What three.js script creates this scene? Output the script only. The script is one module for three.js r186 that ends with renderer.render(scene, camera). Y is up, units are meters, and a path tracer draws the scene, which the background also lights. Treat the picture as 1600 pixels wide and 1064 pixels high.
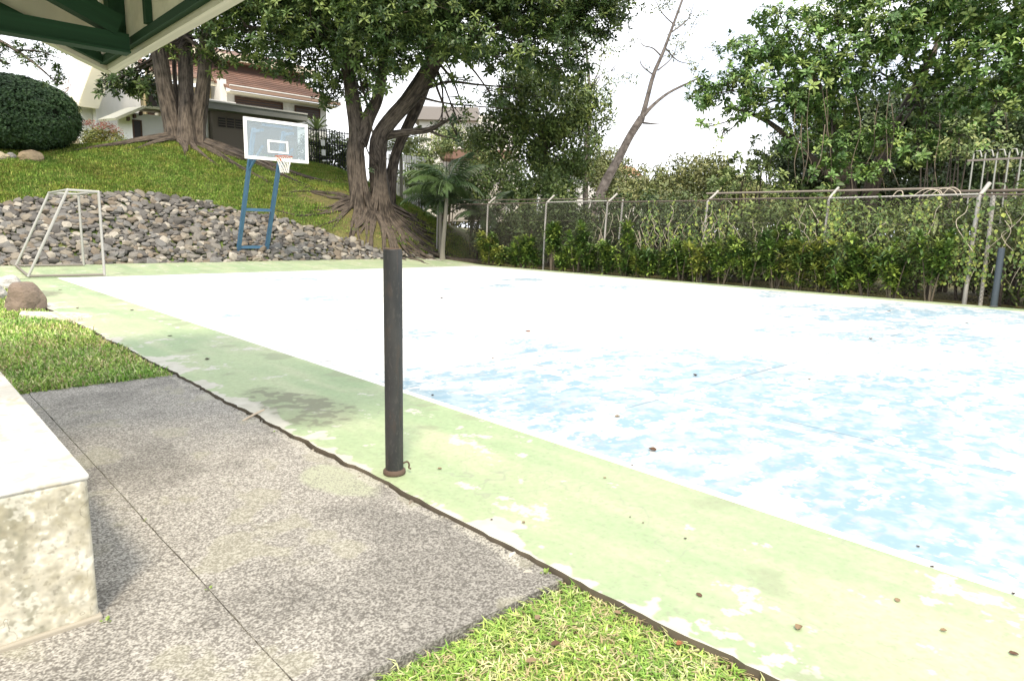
import * as THREE from 'three';
import { mergeGeometries, toCreasedNormals } from 'three/addons/utils/BufferGeometryUtils.js';
import { ImprovedNoise } from 'three/addons/math/ImprovedNoise.js';
import { RoundedBoxGeometry } from 'three/addons/geometries/RoundedBoxGeometry.js';

// ───────────────────────── camera, sky, sun, exposure ─────────────────────────
const scene = new THREE.Scene();
const camera = new THREE.PerspectiveCamera(53.508, 1024 / 680, 0.05, 3000);
const EYE = new THREE.Vector3(0, 1.25, 0);
const RIGHT = new THREE.Vector3(0.72735093, 0.02071856, 0.68595289), UP = new THREE.Vector3(0.09783835, 0.98620348, -0.13353036), BACK = new THREE.Vector3(-0.67925569, 0.16423593, 0.71528894);
camera.position.copy(EYE);
camera.quaternion.setFromRotationMatrix(new THREE.Matrix4().makeBasis(RIGHT, UP, BACK));
camera.updateMatrixWorld();

const renderer = new THREE.WebGLRenderer({ antialias: true });
renderer.setSize(1024, 680);
renderer.toneMapping = THREE.LinearToneMapping;
renderer.toneMappingExposure = 2.95;
renderer.shadowMap.enabled = true;

const sun = new THREE.DirectionalLight(0xfff0d8, 1.5);
sun.position.set(-16, 34, 20);
sun.castShadow = true; sun.shadow.radius = 20;
sun.shadow.mapSize.set(2048, 2048);
Object.assign(sun.shadow.camera, { left: -45, right: 45, top: 45, bottom: -45, near: 1, far: 120 });
scene.add(sun); scene.add(sun.target);

// noise helpers
const P3 = new ImprovedNoise();
const n3 = (x, y, z) => P3.noise(x, y, z);
const LAT = new Float32Array(65536); { let a = 12345; for (let i = 0; i < 65536; i++) { a = (Math.imul(a, 1664525) + 1013904223) | 0; let h = a ^ (a >>> 15); h = Math.imul(h, 0x2c1b3c6d); h ^= h >>> 12; LAT[i] = (h >>> 0) / 4294967296; } }
function vnoise(x, y) { const i = Math.floor(x), j = Math.floor(y), fx = x - i, fy = y - j, u = fx * fx * (3 - 2 * fx), v = fy * fy * (3 - 2 * fy), i0 = i & 255, i1 = (i + 1) & 255, j0 = (j & 255) << 8, j1 = ((j + 1) & 255) << 8; const a = LAT[j0 | i0], b = LAT[j0 | i1], c = LAT[j1 | i0], d = LAT[j1 | i1]; return a + (b - a) * u + (c - a) * v + (a - b - c + d) * u * v; }
function fbm(x, y, o = 4, g = 0.5) { let s = 0, a = 1, t = 0; for (let k = 0; k < o; k++) { s += a * vnoise(x, y); t += a; a *= g; const q = x; x = x * 1.71 - y * 1.07 + 17.3; y = y * 1.71 + q * 1.07 + 9.1; } return s / t; }
const clamp = (x, a = 0, b = 1) => Math.min(b, Math.max(a, x));
const sstep = (a, b, x) => { const t = clamp((x - a) / (b - a)); return t * t * (3 - 2 * t); };
const lerp = (a, b, t) => a + (b - a) * t;
function mix3(a, b, t) { return [lerp(a[0], b[0], t), lerp(a[1], b[1], t), lerp(a[2], b[2], t)]; }
function rng(seed) { let a = seed >>> 0; return () => { a = (a + 0x6D2B79F5) | 0; let t = Math.imul(a ^ (a >>> 15), 1 | a); t = (t + Math.imul(t ^ (t >>> 7), 61 | t)) ^ t; return ((t ^ (t >>> 14)) >>> 0) / 4294967296; }; }

{ // bright, broken cloud cover: white with a few pale blue openings
  const W = 1024, H = 512, data = new Float32Array(W * H * 4);
  for (let j = 0; j < H; j++) for (let i = 0; i < W; i++) {
    const el = (j + 0.5) / H * Math.PI - Math.PI / 2, az = ((i + 0.5) / W - 0.5) * Math.PI * 2, off = 171.054;
    const x = Math.cos(el) * Math.cos(az), y = Math.sin(el), z = Math.cos(el) * Math.sin(az);
    const c = n3(x * 2.1 + 3 + off, y * 3.4 + 1, z * 2.1) + 0.5 * n3(x * 4.7 + off, y * 7 + 5, z * 4.7 + 2) + 0.25 * n3(x * 10, y * 14, z * 10 + 7 + off);
    const hole = sstep(0.08, 0.42, c), tex = 0.5 + 0.5 * n3(x * 5 + 9, y * 8, z * 5);
    let col = mix3([0.80, 0.805, 0.82], [0.62, 0.64, 0.68], tex * 0.8);
    col = mix3(col, [0.235, 0.305, 0.42], hole * 0.5);
    const o = (j * W + i) * 4; data[o] = col[0]; data[o + 1] = col[1]; data[o + 2] = col[2]; data[o + 3] = 1;
  }
  const t = new THREE.DataTexture(data, W, H, THREE.RGBAFormat, THREE.FloatType);
  t.mapping = THREE.EquirectangularReflectionMapping; t.magFilter = t.minFilter = THREE.LinearFilter; t.wrapS = THREE.RepeatWrapping; t.needsUpdate = true;
  scene.background = t; scene.environment = t;
}

// ───────────────────────── helpers ─────────────────────────
const V = (x, y, z) => new THREE.Vector3(x, y, z);
// direction of a pixel of the 1600 × 1064 photograph; a distance along the view axis, or a plane that the thing touches, gives the point
function ray(px, py) { const a = (px - 800) / 1055.28, b = -(py - 532) / 1055.28; return V(RIGHT.x * a + UP.x * b - BACK.x, RIGHT.y * a + UP.y * b - BACK.y, RIGHT.z * a + UP.z * b - BACK.z); }
const at = (px, py, d) => ray(px, py).multiplyScalar(d).add(EYE);
const onZ = (px, py, z) => { const r = ray(px, py); return r.multiplyScalar(z / r.z).add(EYE); };
const onX = (px, py, x) => { const r = ray(px, py); return r.multiplyScalar(x / r.x).add(EYE); };
const onY = (px, py, y) => { const r = ray(px, py); return r.multiplyScalar((y - EYE.y) / r.y).add(EYE); };
const depthOf = (p) => -(p.clone().sub(EYE).dot(BACK));

const used = {};
function numbered(n) { if (!(n in used)) { used[n] = 0; return n; } used[n]++; return n + '_' + String(used[n]).padStart(3, '0'); }
function mark(o) { o.castShadow = true; o.receiveShadow = true; return o; }
function thing(name, label, category, base = [0, 0, 0], group) {
  const o = new THREE.Group(); o.name = numbered(name); o.position.set(...base); scene.add(o);
  o.userData = { label, category }; if (group) o.userData.group = group;
  BASE.set(o, V(...base)); return o;
}
const BASE = new Map();
function part(parent, name, geo, mat, label) { // geometry in world coordinates
  const b = BASE.get(parent), m = mark(new THREE.Mesh(geo, mat)); m.name = name; geo.translate(-b.x, -b.y, -b.z);
  parent.add(m); BASE.set(m, b); if (label) m.userData.label = label; return m;
}
function partAt(parent, name, geo, mat, matrix) { // shared geometry, world matrix
  const b = BASE.get(parent), m = mark(new THREE.Mesh(geo, mat)); m.name = name;
  matrix.decompose(m.position, m.quaternion, m.scale); m.position.sub(b); parent.add(m); BASE.set(m, b); return m;
}
function solo(name, label, category, geo, mat, base, group) { // a thing that is one mesh, geometry in world coordinates
  geo.translate(-base[0], -base[1], -base[2]); const m = mark(new THREE.Mesh(geo, mat)); m.name = numbered(name); m.position.set(...base); m.userData = { label, category }; if (group) m.userData.group = group; scene.add(m); return m;
}
function structure(name, geo, mat) { const m = mark(new THREE.Mesh(geo, mat)); m.name = numbered(name); m.userData = { kind: 'structure' }; scene.add(m); BASE.set(m, V(0, 0, 0)); return m; }
function copyOf(o, label) { const c = o.clone(); c.name = numbered(o.name.replace(/_\d{3}$/, '')); c.userData = { ...o.userData }; if (label) c.userData.label = label; scene.add(c); return c; }
function instanced(parent, name, geo, mat, mats, cols, kind = 'stuff') { // world matrices
  const b = parent === scene ? V(0, 0, 0) : BASE.get(parent), m = mark(new THREE.InstancedMesh(geo, mat, mats.length)), q = new THREE.Matrix4();
  mats.forEach((k, i) => { q.copy(k); q.elements[12] -= b.x; q.elements[13] -= b.y; q.elements[14] -= b.z; m.setMatrixAt(i, q); if (cols) m.setColorAt(i, cols[i]); });
  m.name = parent === scene ? numbered(name) : name; m.userData.kind = kind; parent.add(m); if (parent !== scene) BASE.set(m, b); return m;
}
function merge(list) {
  const out = list.map((g) => { const k = g.index ? g.toNonIndexed() : g; for (const a of Object.keys(k.attributes)) if (!['position', 'normal', 'uv'].includes(a)) k.deleteAttribute(a); if (!k.attributes.uv) k.setAttribute('uv', new THREE.BufferAttribute(new Float32Array(k.attributes.position.count * 2), 2)); return k; });
  return mergeGeometries(out);
}
function box(x0, x1, y0, y1, z0, z1) { const g = new THREE.BoxGeometry(Math.abs(x1 - x0), Math.abs(y1 - y0), Math.abs(z1 - z0)); g.translate((x0 + x1) / 2, (y0 + y1) / 2, (z0 + z1) / 2); return g; }
function rbox(x0, x1, y0, y1, z0, z1, r = 0.01, s = 2) { const g = new RoundedBoxGeometry(Math.abs(x1 - x0), Math.abs(y1 - y0), Math.abs(z1 - z0), s, r); g.translate((x0 + x1) / 2, (y0 + y1) / 2, (z0 + z1) / 2); return g; }
const YA = V(0, 1, 0);
function rod(a, b, r0, r1 = r0, seg = 8) { const d = b.clone().sub(a), g = new THREE.CylinderGeometry(r1, r0, d.length(), seg); g.applyQuaternion(new THREE.Quaternion().setFromUnitVectors(YA, d.clone().normalize())); g.translate((a.x + b.x) / 2, (a.y + b.y) / 2, (a.z + b.z) / 2); return g; }
function beam(a, b, w, h, up = YA) { // box of section w × h from a to b
  const d = b.clone().sub(a), L = d.length(), z = d.normalize(), x = up.clone().cross(z).normalize(), y = z.clone().cross(x), g = new THREE.BoxGeometry(w, h, L);
  g.applyMatrix4(new THREE.Matrix4().makeBasis(x, y, z)); g.translate((a.x + b.x) / 2, (a.y + b.y) / 2, (a.z + b.z) / 2); return g;
}
function pipe(pts, r, seg = 24, rad = 6) { return new THREE.TubeGeometry(new THREE.CatmullRomCurve3(pts, false, 'catmullrom', 0.5), seg, r, rad, false); }
function slab(poly, yTop, thick) { // poly of [x, z]
  const s = new THREE.Shape(poly.map(([x, z]) => new THREE.Vector2(x, -z))), g = new THREE.ExtrudeGeometry(s, { depth: thick, bevelEnabled: false });
  g.rotateX(-Math.PI / 2); g.translate(0, yTop - thick, 0); return g;
}
function quadPlate(a, b, c, d, t) { // a plate with thickness t under four corners (a, b, c, d counter-clockwise seen from its face)
  const n = b.clone().sub(a).cross(d.clone().sub(a)).normalize().multiplyScalar(-t), P = [a, b, c, d, ...[a, b, c, d].map((p) => p.clone().add(n))];
  const f = [[0, 1, 2], [0, 2, 3], [4, 6, 5], [4, 7, 6]]; for (let i = 0; i < 4; i++) { const j = (i + 1) % 4; f.push([i, i + 4, j + 4], [i, j + 4, j]); }
  const pos = [], uv = []; f.forEach((t3) => t3.forEach((k) => { pos.push(P[k].x, P[k].y, P[k].z); uv.push(P[k].x, P[k].z); }));
  const g = new THREE.BufferGeometry(); g.setAttribute('position', new THREE.Float32BufferAttribute(pos, 3)); g.setAttribute('uv', new THREE.Float32BufferAttribute(uv, 2)); g.computeVertexNormals(); return g;
}
// limb: a bent, tapered and fluted round shape
function limb(pts, radii, { seg = 10, rings = 12, flute = 0.1, freq = 3, seed = 0 } = {}) {
  const c = new THREE.CatmullRomCurve3(pts), pos = [], uv = [], idx = []; let ref = V(0.3, 0.1, 0.95), len = 0, last = null;
  for (let i = 0; i <= rings; i++) {
    const t = i / rings, p = c.getPoint(t), d = c.getTangent(t), x = ref.clone().sub(d.clone().multiplyScalar(ref.dot(d))).normalize(), y = d.clone().cross(x); ref = x;
    if (last) len += p.distanceTo(last); last = p;
    const k = t * (radii.length - 1), k0 = Math.min(radii.length - 2, Math.floor(k)), r = lerp(radii[k0], radii[k0 + 1], k - k0);
    for (let j = 0; j <= seg; j++) {
      const a = (j % seg) / seg * Math.PI * 2, ca = Math.cos(a), sa = Math.sin(a), f = 1 + flute * 2 * n3(ca * freq * 0.5 + seed, sa * freq * 0.5, len * 0.35 + seed) + flute * n3(ca * freq + seed * 3, sa * freq, len * 0.8);
      pos.push(p.x + (x.x * ca + y.x * sa) * r * f, p.y + (x.y * ca + y.y * sa) * r * f, p.z + (x.z * ca + y.z * sa) * r * f); uv.push(j / seg * Math.max(0.3, radii[0] * 4), len);
    }
  }
  for (let i = 0; i < rings; i++) for (let j = 0; j < seg; j++) { const a = i * (seg + 1) + j, b = a + seg + 1; idx.push(a, a + 1, b, a + 1, b + 1, b); }
  const g = new THREE.BufferGeometry(); g.setAttribute('position', new THREE.Float32BufferAttribute(pos, 3)); g.setAttribute('uv', new THREE.Float32BufferAttribute(uv, 2)); g.setIndex(idx); g.computeVertexNormals(); return g;
}
// textures
const LUT = new Uint8Array(4097); for (let i = 0; i <= 4096; i++) { const c = i / 4096; LUT[i] = Math.round(255 * (c <= 0.0031308 ? 12.92 * c : 1.055 * c ** (1 / 2.4) - 0.055)); }
function texture(w, h, fn, srgb = true) {
  const d = new Uint8Array(w * h * 4);
  for (let j = 0; j < h; j++) for (let i = 0; i < w; i++) { const c = fn((i + 0.5) / w, (j + 0.5) / h), o = (j * w + i) * 4; for (let k = 0; k < 3; k++) { const q = clamp(Array.isArray(c) ? c[k] : c); d[o + k] = srgb ? LUT[Math.round(q * 4096)] : Math.round(q * 255); } d[o + 3] = 255; }
  const t = new THREE.DataTexture(d, w, h, THREE.RGBAFormat); if (srgb) t.colorSpace = THREE.SRGBColorSpace; t.wrapS = t.wrapT = THREE.MirroredRepeatWrapping; t.magFilter = THREE.LinearFilter; t.minFilter = THREE.LinearMipmapLinearFilter; t.generateMipmaps = true; t.needsUpdate = true; return t;
}
function placed(t, x0, v0, w, h) { t.repeat.set(1 / w, 1 / h); t.offset.set(-x0 / w, -v0 / h); return t; }
const std = (o) => new THREE.MeshStandardMaterial(o);
const rgb = (r, g, b) => new THREE.Color().setRGB(r, g, b);
const flat = (r, g, b, rough = 0.8, o = {}) => std({ color: rgb(r, g, b), roughness: rough, ...o });

const stoneTex = texture(256, 256, (u, v) => { const a = fbm(u * 6, v * 6, 4), b = fbm(u * 24, v * 24, 3); return 0.55 + 0.45 * a * 0.9 + 0.25 * (b - 0.5); });
// ───────────────────────── terrain ─────────────────────────
function table(t, x) { if (x <= t[0][0]) return t[0][1]; for (let i = 1; i < t.length; i++) if (x <= t[i][0]) { const u = (x - t[i - 1][0]) / (t[i][0] - t[i - 1][0]); return lerp(t[i - 1][1], t[i][1], u); } return t[t.length - 1][1]; }
const TOP = [[-6, 1.5], [2.5, 1.52], [3.4, 1.75], [4.5, 1.91], [5.7, 2.0], [6.9, 1.94], [8.3, 1.68], [10.15, 1.3], [11.45, 0.87], [13.1, 0.42], [14, 0.28], [15, 0.1], [17, 0]];
const CREST = [[-8, 3.2], [4, 3.5], [8, 4.1], [11, 4.05], [14.5, 3.8], [16.5, 3.1], [19, 1.8], [24, 0.6], [40, 0.6]];
const GROUND = -0.06, lawnY = (z) => z < -5.97 ? -0.035 : GROUND, TAN = Math.tan(38 * Math.PI / 180);
const toeZ = (x) => -20 + 3.2 * sstep(2.2, -1.5, x);
function height(x, z) {
  const tz = toeZ(x), th = table(TOP, x);
  if (z > tz + 3) return lawnY(z);
  const toeY = 0.10;
  if (z > tz) return lerp(lawnY(z), toeY - 0.04, sstep(tz + 3, tz, z));
  const bz = tz - Math.max(0.01, th - toeY) / TAN;
  if (z > bz) return toeY - 0.04 + (tz - z) * TAN * (th - toeY > 0.01 ? 1 : 0);
  const cr = table(CREST, x), t = clamp((bz - z) / (28 + bz)), y = th - 0.04 + (cr - th) * (1 - Math.pow(1 - t, 1.8));
  const mound = 0.55 * Math.exp(-((x - 13.4) ** 2 + (z + 21.9) ** 2) / 3.2) + 0.18 * Math.exp(-((x - 8.6) ** 2 + (z + 26.7) ** 2) / 4);
  return y + mound + 0.25 * sstep(-28, -34, z) * sstep(24, 14, x) + 0.05 * n3(x * 0.6, z * 0.6, 3);
}
const lines = (spec) => { const out = []; for (const [a, b, n] of spec) for (let i = 0; i < n; i++) out.push(a + (b - a) * i / n); out.push(spec[spec.length - 1][1]); return out; };
{
  const xs = lines([[-900, -60, 8], [-60, -6, 14], [-6, 24, 100], [24, 70, 16], [70, 900, 8]]), zs = lines([[-900, -90, 8], [-90, -38, 14], [-38, -17, 84], [-17, -5.98, 12], [-5.98, -5.96, 1], [-5.96, 20, 22], [20, 300, 8]]);
  const pos = [], uv = [], col = [], idx = [];
  for (const z of zs) for (const x of xs) {
    const y = height(x, z); pos.push(x, y, z); uv.push(x, -z);
    // soil where the big fig's roots have worn the turf away and under the thicket beyond the fence
    const soil = clamp(sstep(0.3, 0.12, Math.abs(x - 1.7)) * (z > -6.2 && z < -1.2 ? 1 : 0) + sstep(3.6, 1.2, Math.hypot((x - 13.6) * 0.75, z + 22.2) + 1.8 * n3(x * 0.8, z * 0.8, 1)) + sstep(14.9, 15.4, x + 0.5 * n3(x, z, 4)) * (z > -19.5 ? 1 : 0.7) + sstep(-30.5, -33, z) * 0.5 + 0.35 * sstep(0.1, 0.35, n3(x * 0.9, z * 0.9, 7)) * (z < -20 ? 1 : 0.2));
    const c = mix3([1, 1, 1], [1.3, 0.82, 1.2], soil); col.push(...c);
  }
  const w = xs.length; for (let j = 0; j < zs.length - 1; j++) for (let i = 0; i < w - 1; i++) { const a = j * w + i; idx.push(a, a + w, a + 1, a + 1, a + w, a + w + 1); }
  const g = new THREE.BufferGeometry(); g.setAttribute('position', new THREE.Float32BufferAttribute(pos, 3)); g.setAttribute('uv', new THREE.Float32BufferAttribute(uv, 2)); g.setAttribute('color', new THREE.Float32BufferAttribute(col, 3)); g.setIndex(idx); g.computeVertexNormals();
  const t = texture(1024, 1024, (u, v) => { const x = u * 6, y = v * 6, a = fbm(x * 1.2, y * 1.2, 4), b = fbm(x * 14, y * 14, 3), c = vnoise(x * 70, y * 45); let k = mix3([0.055, 0.095, 0.018], [0.11, 0.155, 0.035], a); k = mix3(k, [0.14, 0.14, 0.05], sstep(0.55, 0.8, b) * 0.5); const s = 0.6 + 0.8 * c; return [k[0] * s, k[1] * s, k[2] * s]; });
  t.repeat.set(1 / 6, 1 / 6);
  structure('ground', g, std({ map: t, vertexColors: true, roughness: 0.95 }));
}

// ───────────────────────── court, painted strip, paving ─────────────────────────
const rEdge = rng(11);
const BLUE = [0.205, 0.312, 0.385], CYAN = [0.315, 0.40, 0.43], CHALK_GLARE = [0.64, 0.65, 0.65];  // palest tone: real wear close by, painted overexposure farther off
{
  const X0 = 2.9, X1 = 14.45, Za = 8, Zb = -17.1, W = X1 - X0, D = Za - Zb, v0 = -Za;
  const t = texture(2048, 2048, (u, v) => {
    const x = X0 + u * W, z = -(v0 + v * D);
    const wx = x + 0.25 * (vnoise(x * 3, z * 3) - 0.5), wz = z + 0.25 * (vnoise(x * 3 + 50, z * 3) - 0.5);
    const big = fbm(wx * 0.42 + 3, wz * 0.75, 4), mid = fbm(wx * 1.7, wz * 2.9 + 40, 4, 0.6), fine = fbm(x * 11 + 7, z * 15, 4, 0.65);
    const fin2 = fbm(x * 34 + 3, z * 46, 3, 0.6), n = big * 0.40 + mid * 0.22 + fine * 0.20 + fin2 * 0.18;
    // blue thins beyond the near half: blown-out brightness painted in as pale patches
    const nearBlue = 0.125 * sstep(-8.0, -2.2, z) + 0.07 * sstep(3.9, 2.9, x) * sstep(-8, -3.5, z) - 0.03 * sstep(-6, 0, z) * sstep(6, 9, x);
    const th = 0.605 - nearBlue;
    const m = 0.9 + 0.2 * fine; let c = [CHALK_GLARE[0] * m, CHALK_GLARE[1] * m, CHALK_GLARE[2] * m];
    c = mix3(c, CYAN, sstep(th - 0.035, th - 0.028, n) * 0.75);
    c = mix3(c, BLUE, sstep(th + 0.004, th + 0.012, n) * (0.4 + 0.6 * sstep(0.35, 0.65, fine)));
    const fl = fbm(x * 4 + 60, z * 7, 4, 0.65); c = mix3(c, [0.60, 0.59, 0.56], sstep(0.572, 0.582, fl * 0.8 + fin2 * 0.2) * 0.9); c = mix3(c, [0.36, 0.34, 0.33], sstep(0.595, 0.605, fbm(x * 15 + 9, z * 30, 4, 0.6)) * sstep(0.5, 0.56, mid) * 0.55);
    const d = Math.min(Math.abs(x - 4.25), Math.min(Math.abs(z + 8.6), Math.abs(z + 4.75)) * 1.3); c = mix3(c, [0.70, 0.71, 0.70], sstep(0.04, 0.026, d) * (fine > 0.45 ? 0.8 : 0.3));
    const w = 0.02 * (vnoise(x * 2, z * 2) - 0.5), mod = (q, p, o) => { const k = (q - o) / p; return Math.abs(k - Math.round(k)) * p; };
    const j = Math.min(mod(x + w, 2.85, 4.4), mod(z + w, 2.8, -2.82)); c = mix3(c, [0.12, 0.17, 0.21], sstep(0.011, 0.005, j) * (0.25 + 0.55 * sstep(0.4, 0.6, mid)));
    const cr = Math.abs(fbm(x * 1.3 + 80, z * 1.3 + 5, 4) - 0.5); c = mix3(c, [0.3, 0.32, 0.33], sstep(0.0035, 0.001, cr) * 0.4);
    return c;
  });
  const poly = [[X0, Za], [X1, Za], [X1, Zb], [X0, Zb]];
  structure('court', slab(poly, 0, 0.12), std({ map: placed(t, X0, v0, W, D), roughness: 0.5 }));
}
const greenTex = (() => {
  const t = texture(1024, 2048, (u, v) => {
    const x = u * 7, y = v * 13, big = fbm(x * 0.8, y * 0.8 + 3, 4), mid = fbm(x * 3 + 9, y * 3, 4), fine = fbm(x * 16, y * 16, 3), streak = fbm(x * 6 + 2, y * 0.9, 4);
    let c = mix3([0.27, 0.355, 0.20], [0.35, 0.415, 0.245], sstep(0.3, 0.72, big * 0.6 + streak * 0.4));
    c = mix3(c, [0.41, 0.425, 0.285], sstep(0.48, 0.7, mid * 0.55 + streak * 0.45) * 0.5);
    const m = 0.84 + 0.32 * fbm(x * 40, y * 40, 3, 0.7); c = [c[0] * m, c[1] * m, c[2] * m];
    const ch = fbm(x * 7 + 3, y * 7, 5, 0.65); c = mix3(c, [0.50, 0.485, 0.43], sstep(0.655, 0.662, ch * 0.75 + mid * 0.25) * 0.85); c = mix3(c, [0.24, 0.25, 0.18], sstep(0.68, 0.70, fbm(x * 60, y * 60 + 5, 3, 0.6)) * 0.45);
    c = mix3(c, [0.24, 0.26, 0.17], sstep(0.68, 0.74, fbm(x * 2 + 31, y * 2.2 + 8, 5)) * 0.55);
    const cr = Math.abs(fbm(x * 1.1 + 20, y * 1.1, 5) - 0.5); c = mix3(c, [0.25, 0.25, 0.2], sstep(0.004, 0.0012, cr) * 0.5);
    c = mix3(c, mix3([0.40, 0.38, 0.32], [0.56, 0.54, 0.48], fine), sstep(0.0, 0.012, 0.004 + 0.17 * sstep(0.42, 0.7, mid) + 0.14 * (fine - 0.5) - (x - 0.035)) * (x < 0.4 ? 0.9 : 0));
    // scuffed, dirty patch beside the joint
    const d = Math.hypot((x - 0.33) / 0.3, (y - 8.3) / 0.75) + 0.9 * (mid - 0.5); c = mix3(c, [0.16, 0.165, 0.11], sstep(1.0, 0.75, d) * (0.35 + 0.5 * sstep(0.45, 0.55, fine)));
    return c;
  });
  t.repeat.set(1 / 7, 1 / 13); return t;
})();
const greenMat = std({ map: greenTex.clone(), roughness: 0.6 }); greenMat.map.offset.set(-1.72 / 7, 4 / 13);
const apronMat = std({ map: greenTex, roughness: 0.6 });
// broken outer edge of the painted strip, from the camera's side to the far bank
const edgeX = (z) => 1.75 + 0.028 * n3(z * 1.7, 0.3, 0) + 0.02 * n3(z * 6, 2, 0) + 0.012 * n3(z * 19, 5, 0);
{
  const poly = []; for (let z = 8; z >= -17.1; z -= 0.045) poly.push([edgeX(z), z]); poly.push([2.84, -17.1], [2.84, 8]);
  structure('painted_strip', slab(poly, 0, 0.13), [greenMat, std({ color: rgb(0.17, 0.14, 0.1), map: stoneTex, roughness: 0.95 })]);
  // raised apron behind the goal line, climbing a little to the stone bank
  const xs = lines([[0.9, 15.0, 40]]), zs = lines([[-17.1, -20.15, 10]]), pos = [], uv = [], idx = [];
  for (const z of zs) for (const x of xs) { const xx = z < -17.11 ? x + 0 : x; pos.push(xx, 0.003 + 0.115 * sstep(-17.1, -20.2, z), z); uv.push(x * 0.9 + 1, -z * 0.8); }
  for (let j = 0; j < zs.length - 1; j++) for (let i = 0; i < xs.length - 1; i++) { const a = j * xs.length + i, w = xs.length; idx.push(a, a + 1, a + w, a + 1, a + w + 1, a + w); }
  const g = new THREE.BufferGeometry(); g.setAttribute('position', new THREE.Float32BufferAttribute(pos, 3)); g.setAttribute('uv', new THREE.Float32BufferAttribute(uv, 2)); g.setIndex(idx); g.computeVertexNormals();
  structure('court_apron', g, apronMat);
  structure('fence_side_strip', slab([[14.5, 8], [15.02, 8], [15.02, -17.1], [14.5, -17.1]], 0, 0.12), apronMat);
  const white = std({ map: texture(512, 2048, (u, v) => { const n = fbm(u * 6, v * 260, 4); return mix3([0.74, 0.74, 0.72], [0.5, 0.56, 0.5], sstep(0.6, 0.66, n) * 0.8); }), roughness: 0.6 });
  placed(white.map, 2.84, -8, 0.06, 25.1);
  structure('court_sideline', slab([[2.84, 8], [2.9, 8], [2.9, -17.1], [2.84, -17.1]], 0.001, 0.12), white);
  structure('court_far_sideline', slab([[14.45, 8], [14.5, 8], [14.5, -17.1], [14.45, -17.1]], 0.001, 0.12), white);
}
{ // exposed-aggregate paving with a saw-cut joint
  const X0 = -3.5, W = 5.4, v0 = 1.4, D = 4.7, hm = new Float32Array(2048 * 2048);
  const grain = (x, y) => { const a = vnoise(x * 190, y * 190), b = vnoise(x * 290 + 5, y * 290), c = vnoise(x * 95, y * 95 + 9); return a * 0.45 + b * 0.35 + c * 0.2; };
  const t = texture(2048, 2048, (u, v) => {
    const x = X0 + u * W, y = v0 + v * D, g = grain(x, y), stain = fbm(x * 1.3 + 4, y * 1.3, 5), s2 = fbm(x * 4, y * 4 + 7, 4);
    let c = mix3([0.14, 0.129, 0.112], [0.45, 0.43, 0.385], sstep(0.28, 0.78, g));
    const k = 0.70 + 0.38 * sstep(0.36, 0.62, stain * 0.55 + s2 * 0.45); c = [c[0] * k, c[1] * k, c[2] * k];
    c = mix3(c, [0.30, 0.29, 0.2], sstep(0.62, 0.7, s2) * 0.35);
    const p = Math.hypot((x - 1.62) / 0.17, (y - 2.95) / 0.33) + 0.8 * (s2 - 0.5); c = mix3(c, [0.37, 0.385, 0.28], sstep(1.0, 0.7, p) * (0.4 + 0.6 * sstep(0.4, 0.55, g))); // spilt paint and mortar at the post
    c = mix3(c, [0.44, 0.42, 0.36], sstep(0.0, 0.03, x - 1.665 + 0.09 * (s2 - 0.5)) * sstep(0.45, 0.52, fbm(x * 5 + 70, y * 5, 3)) * sstep(0.3, 0.6, g) * 0.85);
    return c;
  });
  const b = texture(1024, 1024, (u, v) => { const q = grain(u * 2, v * 2); return q; }, false); b.repeat.set(1 / 2, 1 / 2);
  const m = std({ map: placed(t, X0, v0, W, D), bumpMap: b, bumpScale: 0.004, roughness: 0.92 });
  const poly = []; for (let z = -1.53; z >= -5.95; z -= 0.05) poly.push([edgeX(z) - 0.003 - 0.055 * Math.max(0, n3(z * 1.3, 9, 1) + 0.08) - 0.022 * Math.max(0, n3(z * 9, 1, 3)), z]);
  const last = poly[poly.length - 1]; last[1] = -5.95;
  const top = -0.018; const jx = (z) => 0.746 + 0.008 * n3(z * 1.5, 3, 3), west = [[-3.4, -5.95], [-3.4, -1.53]]; for (let z = -5.95; z <= -1.53; z += 0.04) poly.push([jx(z) + 0.001 + 0.006 * Math.max(0, n3(z * 7, 1, 8)), z]);
  for (let z = -1.53; z >= -5.95; z -= 0.04) west.push([jx(z) - 0.0015 - 0.005 * Math.max(0, n3(z * 7, 4, 8)), z]);
  const pav = structure('paving', slab(poly, top, 0.1), m);
  part(pav, 'paving_slab', slab(west, top - 0.002, 0.1), m);
  // slab beneath the photographer, beyond the lawn patch
  part(pav, 'paving_slab', slab([[0.76, -1.515], [0.92, -1.515], [0.5, 5], [-3.4, 5], [-3.4, -1.515]], top - 0.001, 0.1), m);
  // chips of mortar along the broken joint
  const r = rng(5), chips = [0, 1, 2].map((k) => { const g = new THREE.IcosahedronGeometry(1, 0), p = g.attributes.position; for (let i = 0; i < p.count; i++) { const x = p.getX(i), y = p.getY(i), z = p.getZ(i), f = 1 + 0.5 * n3(x * 2 + k * 7, y * 2, z * 2); p.setXYZ(i, x * f, y * f * 0.6, z * f); } g.computeVertexNormals(); return g; });
  const chipM = [flat(0.55, 0.54, 0.48, 0.9), flat(0.38, 0.36, 0.3, 0.9), flat(0.2, 0.17, 0.13, 0.95)];
  for (let i = 0; i < 70; i++) { const z = -1.55 - r() * 4.2, s = 0.005 + 0.016 * r() * r() * r(), q = new THREE.Matrix4().compose(V(edgeX(z) - 0.075 * r() + 0.005, -0.05 + 0.03 * r(), z), new THREE.Quaternion().setFromEuler(new THREE.Euler(r() * 6, r() * 6, r() * 6)), V(s * (1 + r()), s * 0.6, s * (1 + 2.4 * r()))); partAt(pav, 'mortar_chip', chips[i % 3], chipM[Math.floor(r() * 3)], q); }
}

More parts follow.
